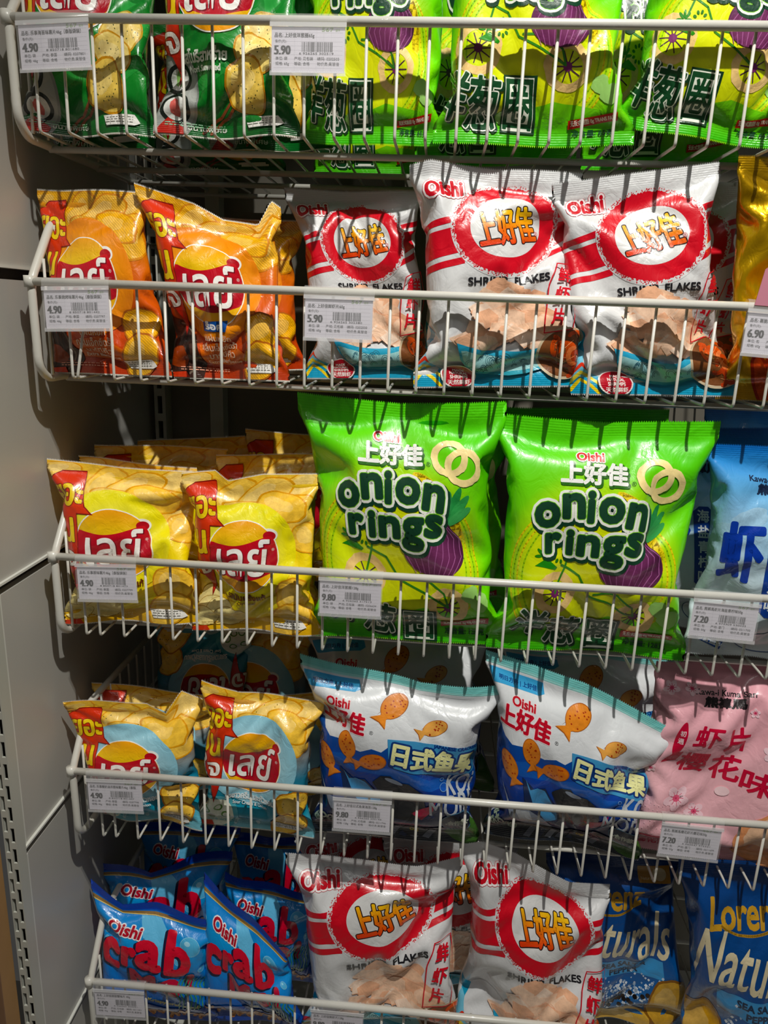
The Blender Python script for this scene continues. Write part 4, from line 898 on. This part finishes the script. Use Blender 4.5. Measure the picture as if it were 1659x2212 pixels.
def natural_design():
    a = Art(1.3, vgrad([(0, '#3f74a8'), (.35, '#2c64a4'), (.6, '#1b4f92'), (1.3, '#163f7c')]))
    a.text('Lorenz', .45, 1.03, .52, .16, '#c99a3a', shear=.15, bold=.006); a.arc(.45, 1.0, .2, .08, .014, '#c99a3a', a0=200, a1=330)
    a.poly([(.68, 1.12), (.92, 1.12), (.92, 1.24), (.68, 1.24)], '#b98a3a'); a.ell(.84, 1.18, .05, .045, '#d8c8a0'); a.text('Natural', .74, 1.15, .08, .02, '#efe0b8')
    a.text('Naturals', .50, .76, .82, .30, '#e6d9b4', rot=-8, shear=.22, bold=.0035)
    a.poly([(.22, .60), (.82, .55), (.82, .42), (.22, .47)], '#4a9ad4'); a.text('SEA SALT &', .52, .535, .34, .04, '#17304e', rot=-4, bold=.003); a.text('PEPPER', .52, .475, .22, .04, '#17304e', rot=-4, bold=.003)
    rg = random.Random(4)
    for k in range(240):
        x, y = .5+rg.gauss(0, .17), .30+rg.gauss(0, .07); s_ = rg.uniform(.006, .014); a.poly([(x-s_, y), (x, y-s_), (x+s_, y+.003), (x, y+s_)], rg.choice(['#cfdcec', '#e6eef6', '#9fb8d4']), up=False)
    a.up()
    for k in range(26): a.ell(.45+rg.gauss(0, .15), .27+rg.gauss(0, .05), .017, .016, rg.choice(['#2c2018', '#4a3426', '#1c1614']), n=12, up=False)
    a.up(); a.chip(.10, .24, .16, .24, 10, '#c99632', '#8a5a1a', seed=31); a.chip(.84, .22, .15, .22, -15, '#d0a040', '#8a5a1a', seed=32); a.chip(.5, .05, .22, .08, 5, '#d9ac4a', '#8a5a1a', seed=33)
    return a.cut()

def gold_design():
    a = Art(1.3, vgrad([(0, '#d8a410'), (.6, '#e0b418'), (1.3, '#c89a14')]))
    for k, (x, y, t) in enumerate(((.35, .25, 60), (.5, .20, 20), (.28, .12, 110), (.6, .32, 80))):
        a.ell(x, y, .20, .06, '#b8361e', t, noise=.06, tex=.4); a.ell(x, y, .17, .04, '#e2603a', t, noise=.06, tex=.4)
    a.ell(.7, .8, .22, .16, '#b83020'); a.text('番茄味', .7, .8, .3, .12, '#f0e2b0', bold=.008)
    return a.cut()

DES = {'nori': chips_design('nori'), 'bbq': chips_design('bbq'), 'original': chips_design('original'), 'sour': chips_design('sour'), 'onion': onion_design(), 'onion_small': onion_design(True),
       'shrimp': shrimp_design(), 'fish': fish_design(), 'crab': crab_design(), 'pink': kuma_design('pink'), 'sea_salt': kuma_design('sea'), 'natural': natural_design(), 'gold': gold_design()}
bpy.data.objects.remove(_to); bpy.data.curves.remove(_tc)

# ------------------------------------------------------------------ bag objects
EPS = .000028
def build_bag(name, label, group, design, seed, mirror, thick, corners, top=(), detail=True):
    """corners = top-left, top-right, bottom-left, bottom-right of the sealed sheet, in metres"""
    D = DES[design]; a = D.a; N = NC
    P = get_sim(seed, a).copy(); Mr = P.shape[0]-1; dx = 1.0/N; dy = a/Mr
    if mirror: P = P[:, (N-np.arange(2*N)) % (2*N)]; P[:, :, 0] = 1-P[:, :, 0]
    TL, TR, BL, BR = [np.array(c, float) for c in corners]
    org = (BL+BR)/2; W = (np.linalg.norm(TR-TL)+np.linalg.norm(BR-BL))/2
    nr = np.cross((TR+BR-TL-BL), (TL+TR-BL-BR)); nr /= np.linalg.norm(nr)      # points to the shopper
    x = P[:, :, 0:1]; z = P[:, :, 2:3]
    Q = BL*(1-x)*(1-z)+BR*x*(1-z)+TL*(1-x)*z+TR*x*z-nr*(P[:, :, 1:2]*W*thick)
    if top:
        tx = [t[0] for t in top]; dz = np.interp(P[:, :, 0], tx, [t[1] for t in top]); dd = np.interp(P[:, :, 0], tx, [t[2] for t in top])
        wgt = np.clip((P[:, :, 2]-.62)/.38, 0, 1)**1.5; Q[:, :, 2] += dz*wgt; Q += nr*(dd*wgt)[:, :, None]
    Q -= org
    # surface normals of the tube
    R = np.roll(Q, -1, 1); f = np.cross(R[1:]-Q[:-1], Q[1:]-R[:-1]); nv = np.zeros_like(Q); nv[:-1] += f; nv[1:] += f; nv[:-1] += np.roll(f, 1, 1); nv[1:] += np.roll(f, 1, 1)
    if (nv[Mr//2, N//2]*nr).sum() < 0: nv = -nv
    nv /= np.linalg.norm(nv, axis=2, keepdims=True)+1e-12
    for rr in (slice(0, SEAL+1), slice(Mr-SEAL, Mr+1)):
        Q[rr, :, :] += nv[rr]*.00035
    root = empty(name, org, label, 'snack bag', group)
    idx = np.arange((Mr+1)*2*N).reshape(Mr+1, 2*N)
    i = np.arange(2*N); us = np.where(i <= N, i, 2*N-i)*dx; U = np.broadcast_to(us, (Mr+1, 2*N)); Vv = np.broadcast_to((np.arange(Mr+1)*dy)[:, None], (Mr+1, 2*N))
    cf = np.array(D.base(U.ravel(), Vv.ravel())).reshape(-1, 3); cb = np.array(D.back(U.ravel(), Vv.ravel())).reshape(-1, 3)
    isb = np.broadcast_to(i > N, (Mr+1, 2*N)).ravel()
    col = np.where(isb[:, None], cb, cf); col = np.column_stack([col, np.zeros(len(col))]); sheet = np.column_stack([U.ravel(), Vv.ravel()])
    lay = np.zeros(len(col)); V0 = Q.reshape(-1, 3); N0 = nv.reshape(-1, 3)
    # print laid onto the front, conforming to the film grid
    A = D.A if detail else D.A[~D.F]
    pts = A.reshape(-1, 7); px, py = pts[:, 0], pts[:, 1]
    cen = A[:, :, :2].mean(1); ci = np.clip(np.floor(cen[:, 0]/dx), 0, N-1).astype(int); cj = np.clip(np.floor(cen[:, 1]/dy), 0, Mr-1).astype(int)
    ci3 = np.repeat(ci, 3); cj3 = np.repeat(cj, 3); fx = px/dx-ci3; fy = py/dy-cj3
    cfx = np.repeat(cen[:, 0]/dx-ci, 3); cfy = np.repeat(cen[:, 1]/dy-cj, 3); lower = (cfx >= cfy)[:, None]
    def ip(G):
        a00, a10, a01, a11 = G[cj3, ci3], G[cj3, ci3+1], G[cj3+1, ci3], G[cj3+1, ci3+1]; X = fx[:, None]; Y = fy[:, None]
        return np.where(lower, a00*(1-X)+a10*(X-Y)+a11*Y, a00*(1-Y)+a01*(Y-X)+a11*X)
    AP = ip(Q); AN = ip(nv); AN /= np.linalg.norm(AN, axis=1, keepdims=True)+1e-12; AP = AP+AN*(pts[:, 6:7]*EPS+.00004)
    # zigzag teeth of both seals
    TZ = []; TN = []; TC = []; TU = []
    for row, sg in ((0, -1), (Mr, 1)):
        inner = row+(1 if row == 0 else -1)
        for k in range(N):
            A0, A1 = Q[row, k], Q[row, k+1]; d = (Q[row, k]-Q[inner, k]); d = d/(np.linalg.norm(d)+1e-9)*.0022
            for h in (0, .5):
                q0 = A0+(A1-A0)*h; q1 = A0+(A1-A0)*(h+.5); qm = (q0+q1)/2+d
                TZ += [q0, q1, qm] if sg > 0 else [q1, q0, qm]; TN += [nv[row, k]]*3; c = cf[row*2*N+k] if not D.teeth else np.array(lin(D.teeth)); TC += [[*c, 0]]*3; TU += [[k*dx, row*dy]]*3
    TZ = np.array(TZ); TN = np.array(TN); TC = np.array(TC); TU = np.array(TU)
    # triangles of the base film
    J, I = np.meshgrid(np.arange(Mr), np.arange(2*N), indexing='ij'); J = J.ravel(); I = I.ravel(); I1 = (I+1) % (2*N)
    p00, p10, p01, p11 = idx[J, I], idx[J, I1], idx[J+1, I], idx[J+1, I1]
    front = I < N
    T1 = np.where(front[:, None], np.column_stack([p00, p10, p11]), np.column_stack([p00, p10, p01]))
    T2 = np.where(front[:, None], np.column_stack([p00, p11, p01]), np.column_stack([p10, p11, p01]))
    BT = np.concatenate([T1, T2]); BJ = np.concatenate([J, J])
    foil = design == 'gold'
    for part, sel in (('film_body', 0), ('top_seal', 1), ('bottom_seal', 2)):
        band = lambda j: (j >= SEAL) & (j < Mr-SEAL) if sel == 0 else (j >= Mr-SEAL if sel == 1 else j < SEAL)
        bt = BT[band(BJ)]; am = band(cj); tz = None
        us_, inv = np.unique(bt, return_inverse=True); bt = inv.reshape(-1, 3)
        v = [V0[us_]]; n = [N0[us_]]; c = [col[us_]]; u = [sheet[us_]]; t = [bt]; k = len(us_)
        am3 = np.repeat(am, 3); v.append(AP[am3]); n.append(AN[am3]); c.append(pts[am3][:, 2:6]); u.append(pts[am3][:, :2]); m = int(am.sum()); t.append(np.arange(3*m).reshape(-1, 3)+k); k += 3*m
        if sel:
            hz = slice(0, len(TZ)//2) if sel == 2 else slice(len(TZ)//2, len(TZ)); v.append(TZ[hz]); n.append(TN[hz]); c.append(TC[hz]); u.append(TU[hz]); m = len(TZ)//6; t.append(np.arange(3*m).reshape(-1, 3)+k)
        v = np.concatenate(v); n = np.concatenate(n); c = np.concatenate(c); u = np.concatenate(u); t = np.concatenate(t)
        me = bpy.data.meshes.new(part); me.vertices.add(len(v)); me.vertices.foreach_set('co', v.ravel().astype(np.float32))
        me.loops.add(3*len(t)); me.loops.foreach_set('vertex_index', t.ravel().astype(np.int32)); me.polygons.add(len(t))
        me.polygons.foreach_set('loop_start', (np.arange(len(t))*3).astype(np.int32)); me.polygons.foreach_set('use_smooth', np.ones(len(t), bool))
        me.update(calc_edges=True)
        at = me.attributes.new('print', 'FLOAT_COLOR', 'POINT'); at.data.foreach_set('color', c.ravel().astype(np.float32))
        at = me.attributes.new('sheet', 'FLOAT2', 'POINT'); at.data.foreach_set('vector', u.ravel().astype(np.float32))
        at = me.attributes.new('custom_normal', 'FLOAT_VECTOR', 'POINT'); at.data.foreach_set('vector', n.ravel().astype(np.float32))
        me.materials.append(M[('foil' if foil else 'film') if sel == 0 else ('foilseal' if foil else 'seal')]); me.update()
        o = bpy.data.objects.new(part, me); link(o, root)
    return root

# ------------------------------------------------------------------ the bags on the shelves
BAGS = [
    ('seaweed_chip_bag', 'green seaweed chip bag behind the leftmost price card of the top basket', 'green seaweed chip bags in the top basket', 'nori', 1, 0, 1, [(-0.454, 0.05, 0.364), (-0.304, 0.05, 0.365), (-0.447, 0.03, 0.171), (-0.306, 0.03, 0.171)], [], True),
    ('seaweed_chip_bag', 'green seaweed potato chip bag with its flavour name in full view, top basket', 'green seaweed chip bags in the top basket', 'nori', 2, 0, 1, [(-0.304, 0.05, 0.367), (-0.158, 0.05, 0.367), (-0.308, 0.03, 0.174), (-0.153, 0.03, 0.171)], [], True),
    ('seaweed_chip_bag', 'green seaweed chip bag squeezed behind the 5.90 price card of the top basket', 'green seaweed chip bags in the top basket', 'nori', 3, 0, 1, [(-0.285, 0.115, 0.388), (-0.134, 0.115, 0.389), (-0.274, 0.1, 0.173), (-0.128, 0.1, 0.171)], [], False),
    ('onion_ring_bag', 'shaded lime green onion ring bag in the top basket, right beside the seaweed chips', 'small onion ring bags in the top basket', 'onion_small', 5, 0, 1, [(-0.169, 0.06, 0.377), (0.004, 0.06, 0.378), (-0.152, 0.05, 0.172), (-0.012, 0.045, 0.171)], [], True),
    ('onion_ring_bag', 'brightly lit lime green onion ring bag standing upright in the middle of the top basket', 'small onion ring bags in the top basket', 'onion_small', 6, 0, 1, [(-0.019, 0.05, 0.381), (0.16, 0.05, 0.381), (-0.019, 0.034, 0.171), (0.181, 0.034, 0.173)], [(0, 0, 0), (1, 0, 0)], True),
    ('onion_ring_bag', 'lime green onion ring bag in the top basket, tipped to the right at the edge', 'small onion ring bags in the top basket', 'onion_small', 7, 0, 1, [(0.172, 0.05, 0.388), (0.358, 0.05, 0.363), (0.164, 0.034, 0.192), (0.329, 0.034, 0.171)], [], True),
    ('seaweed_chip_bag', 'seaweed chip bag at the very back, seen under the top wire floor', 'green seaweed chip bags in the top basket', 'nori', 4, 0, 1, [(-0.388, 0.26, 0.343), (-0.215, 0.26, 0.345), (-0.397, 0.26, 0.171), (-0.215, 0.26, 0.175)], [], False),
    ('onion_ring_bag', 'onion ring bag at the very back, seen under the top wire floor', 'small onion ring bags in the top basket', 'onion_small', 5, 1, 1, [(-0.195, 0.25, 0.372), (-0.018, 0.25, 0.374), (-0.176, 0.25, 0.171), (-0.018, 0.25, 0.175)], [], False),
    ('onion_ring_bag', 'second rank onion ring bag behind the brightly lit upright one up top', 'small onion ring bags in the top basket', 'onion_small', 6, 1, 1, [(-0.051, 0.16, 0.408), (0.125, 0.16, 0.409), (-0.041, 0.15, 0.171), (0.144, 0.15, 0.175)], [], False),
    ('onion_ring_bag', 'onion ring bag in the second rank of the top basket, behind the tipped one', 'small onion ring bags in the top basket', 'onion_small', 7, 0, 1, [(0.13, 0.16, 0.409), (0.295, 0.16, 0.409), (0.15, 0.15, 0.171), (0.324, 0.15, 0.175)], [], False),
    ('seaweed_chip_bag', 'green seaweed chip bag in the second rank at the left end of the top basket', 'green seaweed chip bags in the top basket', 'nori', 1, 1, 1, [(-0.482, 0.14, 0.398), (-0.335, 0.14, 0.399), (-0.495, 0.13, 0.173), (-0.34, 0.13, 0.171)], [], False),
    ('barbecue_chip_bag', 'orange barbecue ridged chip bag at the left end, behind the 4.90 card', 'orange barbecue chip bags', 'bbq', 3, 0, 1, [(-0.453, 0.055, 0.12), (-0.328, 0.055, 0.118), (-0.441, 0.03, -0.075), (-0.291, 0.03, -0.075)], [], True),
    ('barbecue_chip_bag', 'orange barbecue ridged chip bag with crumpled peaked top, beside the one behind the card', 'orange barbecue chip bags', 'bbq', 2, 0, 1, [(-0.337, 0.05, 0.126), (-0.18, 0.05, 0.108), (-0.296, 0.03, -0.075), (-0.163, 0.03, -0.074)], [(0, 0.0, 0), (0.15, -0.004, 0), (0.42, -0.012, 0.004), (0.6, -0.022, -0.006), (0.85, -0.022, 0.0), (0.93, 0.006, -0.004), (1, 0, 0)], True),
    ('barbecue_chip_bag', 'orange barbecue chip bag half hidden behind the crumpled one, next to the shrimp flakes', 'orange barbecue chip bags', 'bbq', 4, 0, 1, [(-0.31, 0.12, 0.102), (-0.164, 0.12, 0.101), (-0.295, 0.1, -0.075), (-0.159, 0.1, -0.066)], [], False),
    ('shrimp_flake_bag', 'smaller shaded white shrimp flakes bag behind the 5.90 price card', 'shrimp flakes bags in the second basket', 'shrimp', 4, 1, 0.9, [(-0.185, 0.1, 0.133), (-0.033, 0.1, 0.131), (-0.154, 0.085, -0.075), (-0.002, 0.085, -0.069)], [], True),
    ('shrimp_flake_bag', 'brightly lit upright white shrimp flakes bag, middle of the three in the second basket', 'shrimp flakes bags in the second basket', 'shrimp', 1, 0, 1, [(-0.042, 0.05, 0.15), (0.138, 0.05, 0.149), (-0.027, 0.035, -0.075), (0.152, 0.035, -0.066)], [(0, 0, 0.0), (0.12, 0.004, 0.012), (0.5, 0, 0), (1, 0, 0)], True),
    ('shrimp_flake_bag', 'white shrimp flakes bag with pulled out top left corner, next to the golden bag', 'shrimp flakes bags in the second basket', 'shrimp', 2, 1, 1, [(0.105, 0.05, 0.135), (0.272, 0.055, 0.161), (0.143, 0.035, -0.075), (0.319, 0.035, -0.07)], [(0, 0, 0.016), (0.2, -0.0, 0.006), (0.6, 0, 0), (1, 0, 0)], True),
    ('shrimp_flake_bag', 'dark shaded shrimp flakes bag between the front white bag and the golden bag', 'shrimp flakes bags in the second basket', 'shrimp', 3, 0, 1, [(0.159, 0.13, 0.15), (0.33, 0.13, 0.151), (0.187, 0.12, -0.075), (0.352, 0.12, -0.071)], [], False),
    ('foil_snack_bag', 'shiny golden foil snack bag at the right edge of the second basket', None, 'gold', 4, 0, 1, [(0.286, 0.05, 0.164), (0.427, 0.05, 0.168), (0.298, 0.035, -0.073), (0.459, 0.035, -0.075)], [], False),
    ('shrimp_flake_bag', 'dark shrimp flakes bag right behind the brightly lit upright one', 'shrimp flakes bags in the second basket', 'shrimp', 2, 0, 1, [(-0.038, 0.15, 0.153), (0.138, 0.15, 0.157), (-0.028, 0.14, -0.075), (0.157, 0.14, -0.073)], [], False),
    ('potato_chip_bag', 'yellow original potato chip bag at the front left, behind the 4.90 card', 'yellow original chip bags', 'original', 1, 0, 1, [(-0.46, 0.05, -0.181), (-0.287, 0.05, -0.189), (-0.443, 0.032, -0.382), (-0.271, 0.032, -0.371)], [(0, 0, 0), (0.5, -0.003, 0), (1, 0, 0)], True),
    ('potato_chip_bag', 'yellow original potato chip bag at the front beside the big green bag', 'yellow original chip bags', 'original', 2, 0, 1, [(-0.296, 0.05, -0.19), (-0.135, 0.05, -0.184), (-0.286, 0.032, -0.382), (-0.125, 0.032, -0.375)], [(0, 0, 0), (0.25, 0.004, 0), (0.35, -0.008, 0.004), (0.6, 0, 0), (1, 0, 0)], True),
    ('potato_chip_bag', 'yellow original chip bag right behind the front left one, only top edge showing', 'yellow original chip bags', 'original', 3, 0, 1, [(-0.451, 0.1, -0.188), (-0.296, 0.1, -0.195), (-0.444, 0.1, -0.382), (-0.28, 0.1, -0.377)], [], False),
    ('potato_chip_bag', 'yellow original chip bag, wide white top edge showing above the front left bag', 'yellow original chip bags', 'original', 4, 0, 1, [(-0.444, 0.15, -0.179), (-0.27, 0.15, -0.179), (-0.447, 0.15, -0.382), (-0.276, 0.15, -0.377)], [], False),
    ('potato_chip_bag', 'yellow original chip bag right behind the front one beside the big green bag', 'yellow original chip bags', 'original', 1, 1, 1, [(-0.277, 0.115, -0.181), (-0.139, 0.115, -0.171), (-0.269, 0.105, -0.382), (-0.133, 0.105, -0.379)], [], False),
    ('potato_chip_bag', 'dim yellow original chip bag at the very back left of the third basket', 'yellow original chip bags', 'original', 2, 0, 1, [(-0.418, 0.22, -0.185), (-0.245, 0.22, -0.171), (-0.421, 0.22, -0.382), (-0.254, 0.22, -0.375)], [], False),
    ('potato_chip_bag', 'dim yellow original chip bag at the very back, right beside the big green bag', 'yellow original chip bags', 'original', 3, 1, 1, [(-0.265, 0.22, -0.162), (-0.109, 0.22, -0.169), (-0.261, 0.22, -0.382), (-0.11, 0.22, -0.376)], [], False),
    ('onion_ring_bag', 'large green onion ring bag behind the 9.80 card, left of the front pair', 'large onion ring bags', 'onion', 5, 0, 1, [(-0.161, 0.05, -0.09), (0.077, 0.05, -0.089), (-0.139, 0.04, -0.382), (0.095, 0.04, -0.379)], [(0, 0, 0), (0.5, -0.008, 0), (1, 0, 0)], True),
    ('onion_ring_bag', 'large green onion ring bag, right one of the front pair, leaning left', 'large onion ring bags', 'onion', 6, 0, 1, [(0.065, 0.045, -0.103), (0.31, 0.045, -0.1), (0.074, 0.04, -0.381), (0.307, 0.04, -0.382)], [(0, 0, 0), (0.5, -0.006, 0.0), (1, 0, 0)], True),
    ('onion_ring_bag', 'large green onion ring bag in deep shade behind the left of the front pair', 'large onion ring bags', 'onion', 7, 0, 1, [(-0.132, 0.13, -0.119), (0.097, 0.13, -0.113), (-0.112, 0.13, -0.382), (0.111, 0.13, -0.373)], [], False),
    ('onion_ring_bag', 'large green onion ring bag in deep shade behind the right of the front pair', 'large onion ring bags', 'onion', 5, 1, 1, [(0.081, 0.14, -0.106), (0.285, 0.14, -0.101), (0.106, 0.14, -0.382), (0.294, 0.14, -0.375)], [], False),
    ('shrimp_chip_bag', 'pale blue sea salt and lime shrimp chip bag at the right end', 'blue sea salt shrimp chip bags', 'sea_salt', 2, 0, 1, [(0.302, 0.05, -0.126), (0.488, 0.05, -0.125), (0.304, 0.038, -0.372), (0.504, 0.038, -0.382)], [], True),
    ('shrimp_chip_bag', 'dark shaded blue shrimp chip bag between the big green bag and the pale blue one', 'blue sea salt shrimp chip bags', 'sea_salt', 3, 0, 1, [(0.248, 0.145, -0.125), (0.422, 0.145, -0.117), (0.286, 0.14, -0.381), (0.463, 0.14, -0.382)], [], False),
    ('shrimp_chip_bag', 'dim blue shrimp chip bag at the very back behind the pale blue one', 'blue sea salt shrimp chip bags', 'sea_salt', 1, 0, 1, [(0.361, 0.25, -0.107), (0.531, 0.25, -0.106), (0.393, 0.24, -0.382), (0.571, 0.24, -0.377)], [], False),
    ('sour_cream_chip_bag', 'light blue sour cream and onion chip bag at the left end, folded top', 'sour cream chip bags', 'sour', 3, 0, 1, [(-0.451, 0.018, -0.487), (-0.283, 0.055, -0.497), (-0.437, 0.035, -0.668), (-0.277, 0.035, -0.656)], [(0, 0, 0.006), (0.6, 0.002, 0), (0.75, -0.006, 0.01), (0.85, 0.02, 0), (1, 0.006, 0)], True),
    ('sour_cream_chip_bag', 'light blue sour cream and onion chip bag at the front, top peaked at left', 'sour cream chip bags', 'sour', 4, 0, 1, [(-0.278, 0.05, -0.455), (-0.123, 0.05, -0.48), (-0.288, 0.035, -0.663), (-0.13, 0.035, -0.668)], [(0, 0, 0), (0.3, -0.01, 0), (0.7, -0.006, 0), (1, 0, 0)], True),
    ('sour_cream_chip_bag', 'sour cream chip bag directly behind the leftmost one, top corner sticking out', 'sour cream chip bags', 'sour', 1, 0, 1, [(-0.456, 0.11, -0.507), (-0.28, 0.11, -0.52), (-0.449, 0.11, -0.668), (-0.284, 0.11, -0.661)], [], False),
    ('sour_cream_chip_bag', 'sour cream chip bag standing upside down in the dark back', 'sour cream chip bags', 'sour', 2, 0, 1, [(-0.255, 0.2, -0.656), (-0.411, 0.2, -0.668), (-0.251, 0.2, -0.444), (-0.399, 0.2, -0.443)], [], False),
    ('sour_cream_chip_bag', 'dim upright sour cream chip bag at the back beside the upside-down one', 'sour cream chip bags', 'sour', 1, 1, 1, [(-0.329, 0.22, -0.458), (-0.164, 0.22, -0.454), (-0.323, 0.22, -0.668), (-0.162, 0.22, -0.663)], [], False),
    ('sour_cream_chip_bag', 'shaded sour cream chip bag between the front chip bag and the fish crackers', 'sour cream chip bags', 'sour', 3, 1, 1, [(-0.25, 0.12, -0.516), (-0.111, 0.12, -0.506), (-0.252, 0.115, -0.668), (-0.11, 0.115, -0.662)], [], False),
    ('fish_cracker_bag', 'white and navy fish cracker bag behind the 9.80 card, teal top seal', 'fish cracker bags', 'fish', 5, 0, 1, [(-0.156, 0.05, -0.418), (0.1, 0.05, -0.436), (-0.137, 0.045, -0.668), (0.083, 0.045, -0.668)], [(0, 0, 0), (0.3, -0.004, 0), (0.6, -0.012, 0.004), (1, 0, 0)], True),
    ('fish_cracker_bag', 'white and navy fish cracker bag, teal seal sloping steeply, beside the pink bag', 'fish cracker bags', 'fish', 6, 0, 1, [(0.075, 0.05, -0.39), (0.32, 0.05, -0.486), (0.091, 0.045, -0.648), (0.291, 0.045, -0.668)], [(0, 0, 0.01), (0.25, 0.004, -0.005), (0.5, 0.01, 0), (1, 0, 0)], True),
    ('fish_cracker_bag', 'shaded white fish cracker bag behind the left fish cracker bag', 'fish cracker bags', 'fish', 7, 0, 1, [(-0.162, 0.16, -0.425), (0.09, 0.16, -0.415), (-0.143, 0.15, -0.668), (0.111, 0.15, -0.657)], [], False),
    ('fish_cracker_bag', 'shaded white and navy fish cracker bag behind the steeply sloping one', 'fish cracker bags', 'fish', 5, 1, 1, [(0.105, 0.15, -0.42), (0.351, 0.15, -0.434), (0.127, 0.14, -0.659), (0.357, 0.14, -0.668)], [], False),
    ('shrimp_chip_bag', 'pink cherry blossom shrimp chip bag at the front right of the fourth basket', 'pink cherry blossom chip bags', 'pink', 4, 0, 1, [(0.284, 0.075, -0.398), (0.492, 0.06, -0.394), (0.262, 0.05, -0.657), (0.494, 0.045, -0.668)], [], True),
    ('shrimp_chip_bag', 'pink cherry blossom shrimp chip bag behind the front pink one', 'pink cherry blossom chip bags', 'pink', 1, 0, 1, [(0.379, 0.14, -0.438), (0.602, 0.14, -0.428), (0.412, 0.13, -0.668), (0.651, 0.13, -0.66)], [], False),
    ('crab_snack_bag', 'blue crab snack bag with red lettering at the front left of the bottom basket', 'blue crab snack bags', 'crab', 5, 0, 1, [(-0.453, 0.05, -0.787), (-0.262, 0.05, -0.83), (-0.45, 0.035, -1.002), (-0.27, 0.035, -0.997)], [(0, 0, 0), (0.25, -0.022, 0), (0.5, -0.006, 0), (1, 0, 0)], True),
    ('crab_snack_bag', 'blue crab snack bag leaning, its gold and navy seal sloping steeply', 'blue crab snack bags', 'crab', 6, 0, 1, [(-0.291, 0.06, -0.766), (-0.17, 0.04, -0.871), (-0.303, 0.04, -0.997), (-0.133, 0.04, -1.002)], [(0, 0, 0), (0.3, 0.0, 0), (0.6, 0.012, 0.006), (1, 0, 0)], True),
    ('crab_snack_bag', 'blue crab snack bag right behind the front left one, sagging navy seal', 'blue crab snack bags', 'crab', 7, 0, 1, [(-0.469, 0.12, -0.81), (-0.268, 0.12, -0.783), (-0.468, 0.12, -1.002), (-0.288, 0.12, -0.99)], [(0, 0, 0), (0.4, -0.02, 0.01), (0.7, 0.0, 0), (1, 0, 0)], False),
    ('crab_snack_bag', 'blue crab snack bag behind the steeply leaning one, beside the white shrimp flakes', 'blue crab snack bags', 'crab', 5, 1, 1, [(-0.276, 0.115, -0.807), (-0.135, 0.115, -0.841), (-0.293, 0.11, -1.002), (-0.139, 0.11, -0.992)], [], False),
    ('crab_snack_bag', 'blue crab snack bag at the dark back left under the wire hooks', 'blue crab snack bags', 'crab', 6, 1, 1, [(-0.438, 0.19, -0.794), (-0.273, 0.19, -0.788), (-0.451, 0.19, -1.002), (-0.292, 0.19, -0.994)], [], False),
    ('crab_snack_bag', 'blue crab snack bag at the dark back, nearest the white shrimp flakes', 'blue crab snack bags', 'crab', 7, 1, 1, [(-0.288, 0.19, -0.806), (-0.14, 0.19, -0.8), (-0.293, 0.19, -1.002), (-0.144, 0.19, -0.985)], [], False),
    ('shrimp_flake_bag', 'large white shrimp flakes bag beside the blue crab snacks in the bottom basket', 'large shrimp flakes bags in the bottom basket', 'shrimp', 1, 0, 1.1, [(-0.173, 0.055, -0.711), (0.067, 0.055, -0.706), (-0.144, 0.04, -1.002), (0.079, 0.04, -0.985)], [(0, 0, 0), (0.35, -0.008, 0.004), (0.75, -0.014, 0.0), (1, 0, 0)], True),
    ('shrimp_flake_bag', 'large white shrimp flakes bag with tall peaked top left corner', 'large shrimp flakes bags in the bottom basket', 'shrimp', 2, 0, 1.1, [(0.064, 0.055, -0.655), (0.268, 0.055, -0.733), (0.066, 0.04, -0.999), (0.285, 0.04, -1.002)], [(0, -0.018, 0.0), (0.12, 0.004, 0.01), (0.35, 0.0, 0), (0.7, -0.006, 0.01), (1, 0, 0)], True),
    ('shrimp_flake_bag', 'shaded white shrimp flakes bag squeezed between the two large front ones', 'large shrimp flakes bags in the bottom basket', 'shrimp', 3, 0, 1, [(-0.047, 0.14, -0.751), (0.152, 0.14, -0.732), (-0.025, 0.13, -1.002), (0.168, 0.13, -0.978)], [], False),
    ('shrimp_flake_bag', 'dark shrimp flakes bag behind the large one beside the crab snacks', 'large shrimp flakes bags in the bottom basket', 'shrimp', 4, 0, 1, [(-0.183, 0.18, -0.775), (0.025, 0.18, -0.76), (-0.164, 0.17, -1.002), (0.039, 0.17, -0.978)], [], False),
    ('pepper_chip_bag', 'dark blue sea salt and pepper chip bag partly covered by the peaked shrimp flakes bag', 'dark blue pepper chip bags', 'natural', 1, 0, 1, [(0.184, 0.1, -0.714), (0.368, 0.1, -0.711), (0.221, 0.092, -1.002), (0.416, 0.092, -0.984)], [], True),
    ('pepper_chip_bag', 'dark blue sea salt and pepper chip bag at the bottom right corner of the photo', 'dark blue pepper chip bags', 'natural', 2, 0, 1, [(0.342, 0.05, -0.666), (0.525, 0.05, -0.656), (0.387, 0.038, -1.002), (0.588, 0.038, -0.999)], [], True),
]
for b in BAGS:
    build_bag(*b)
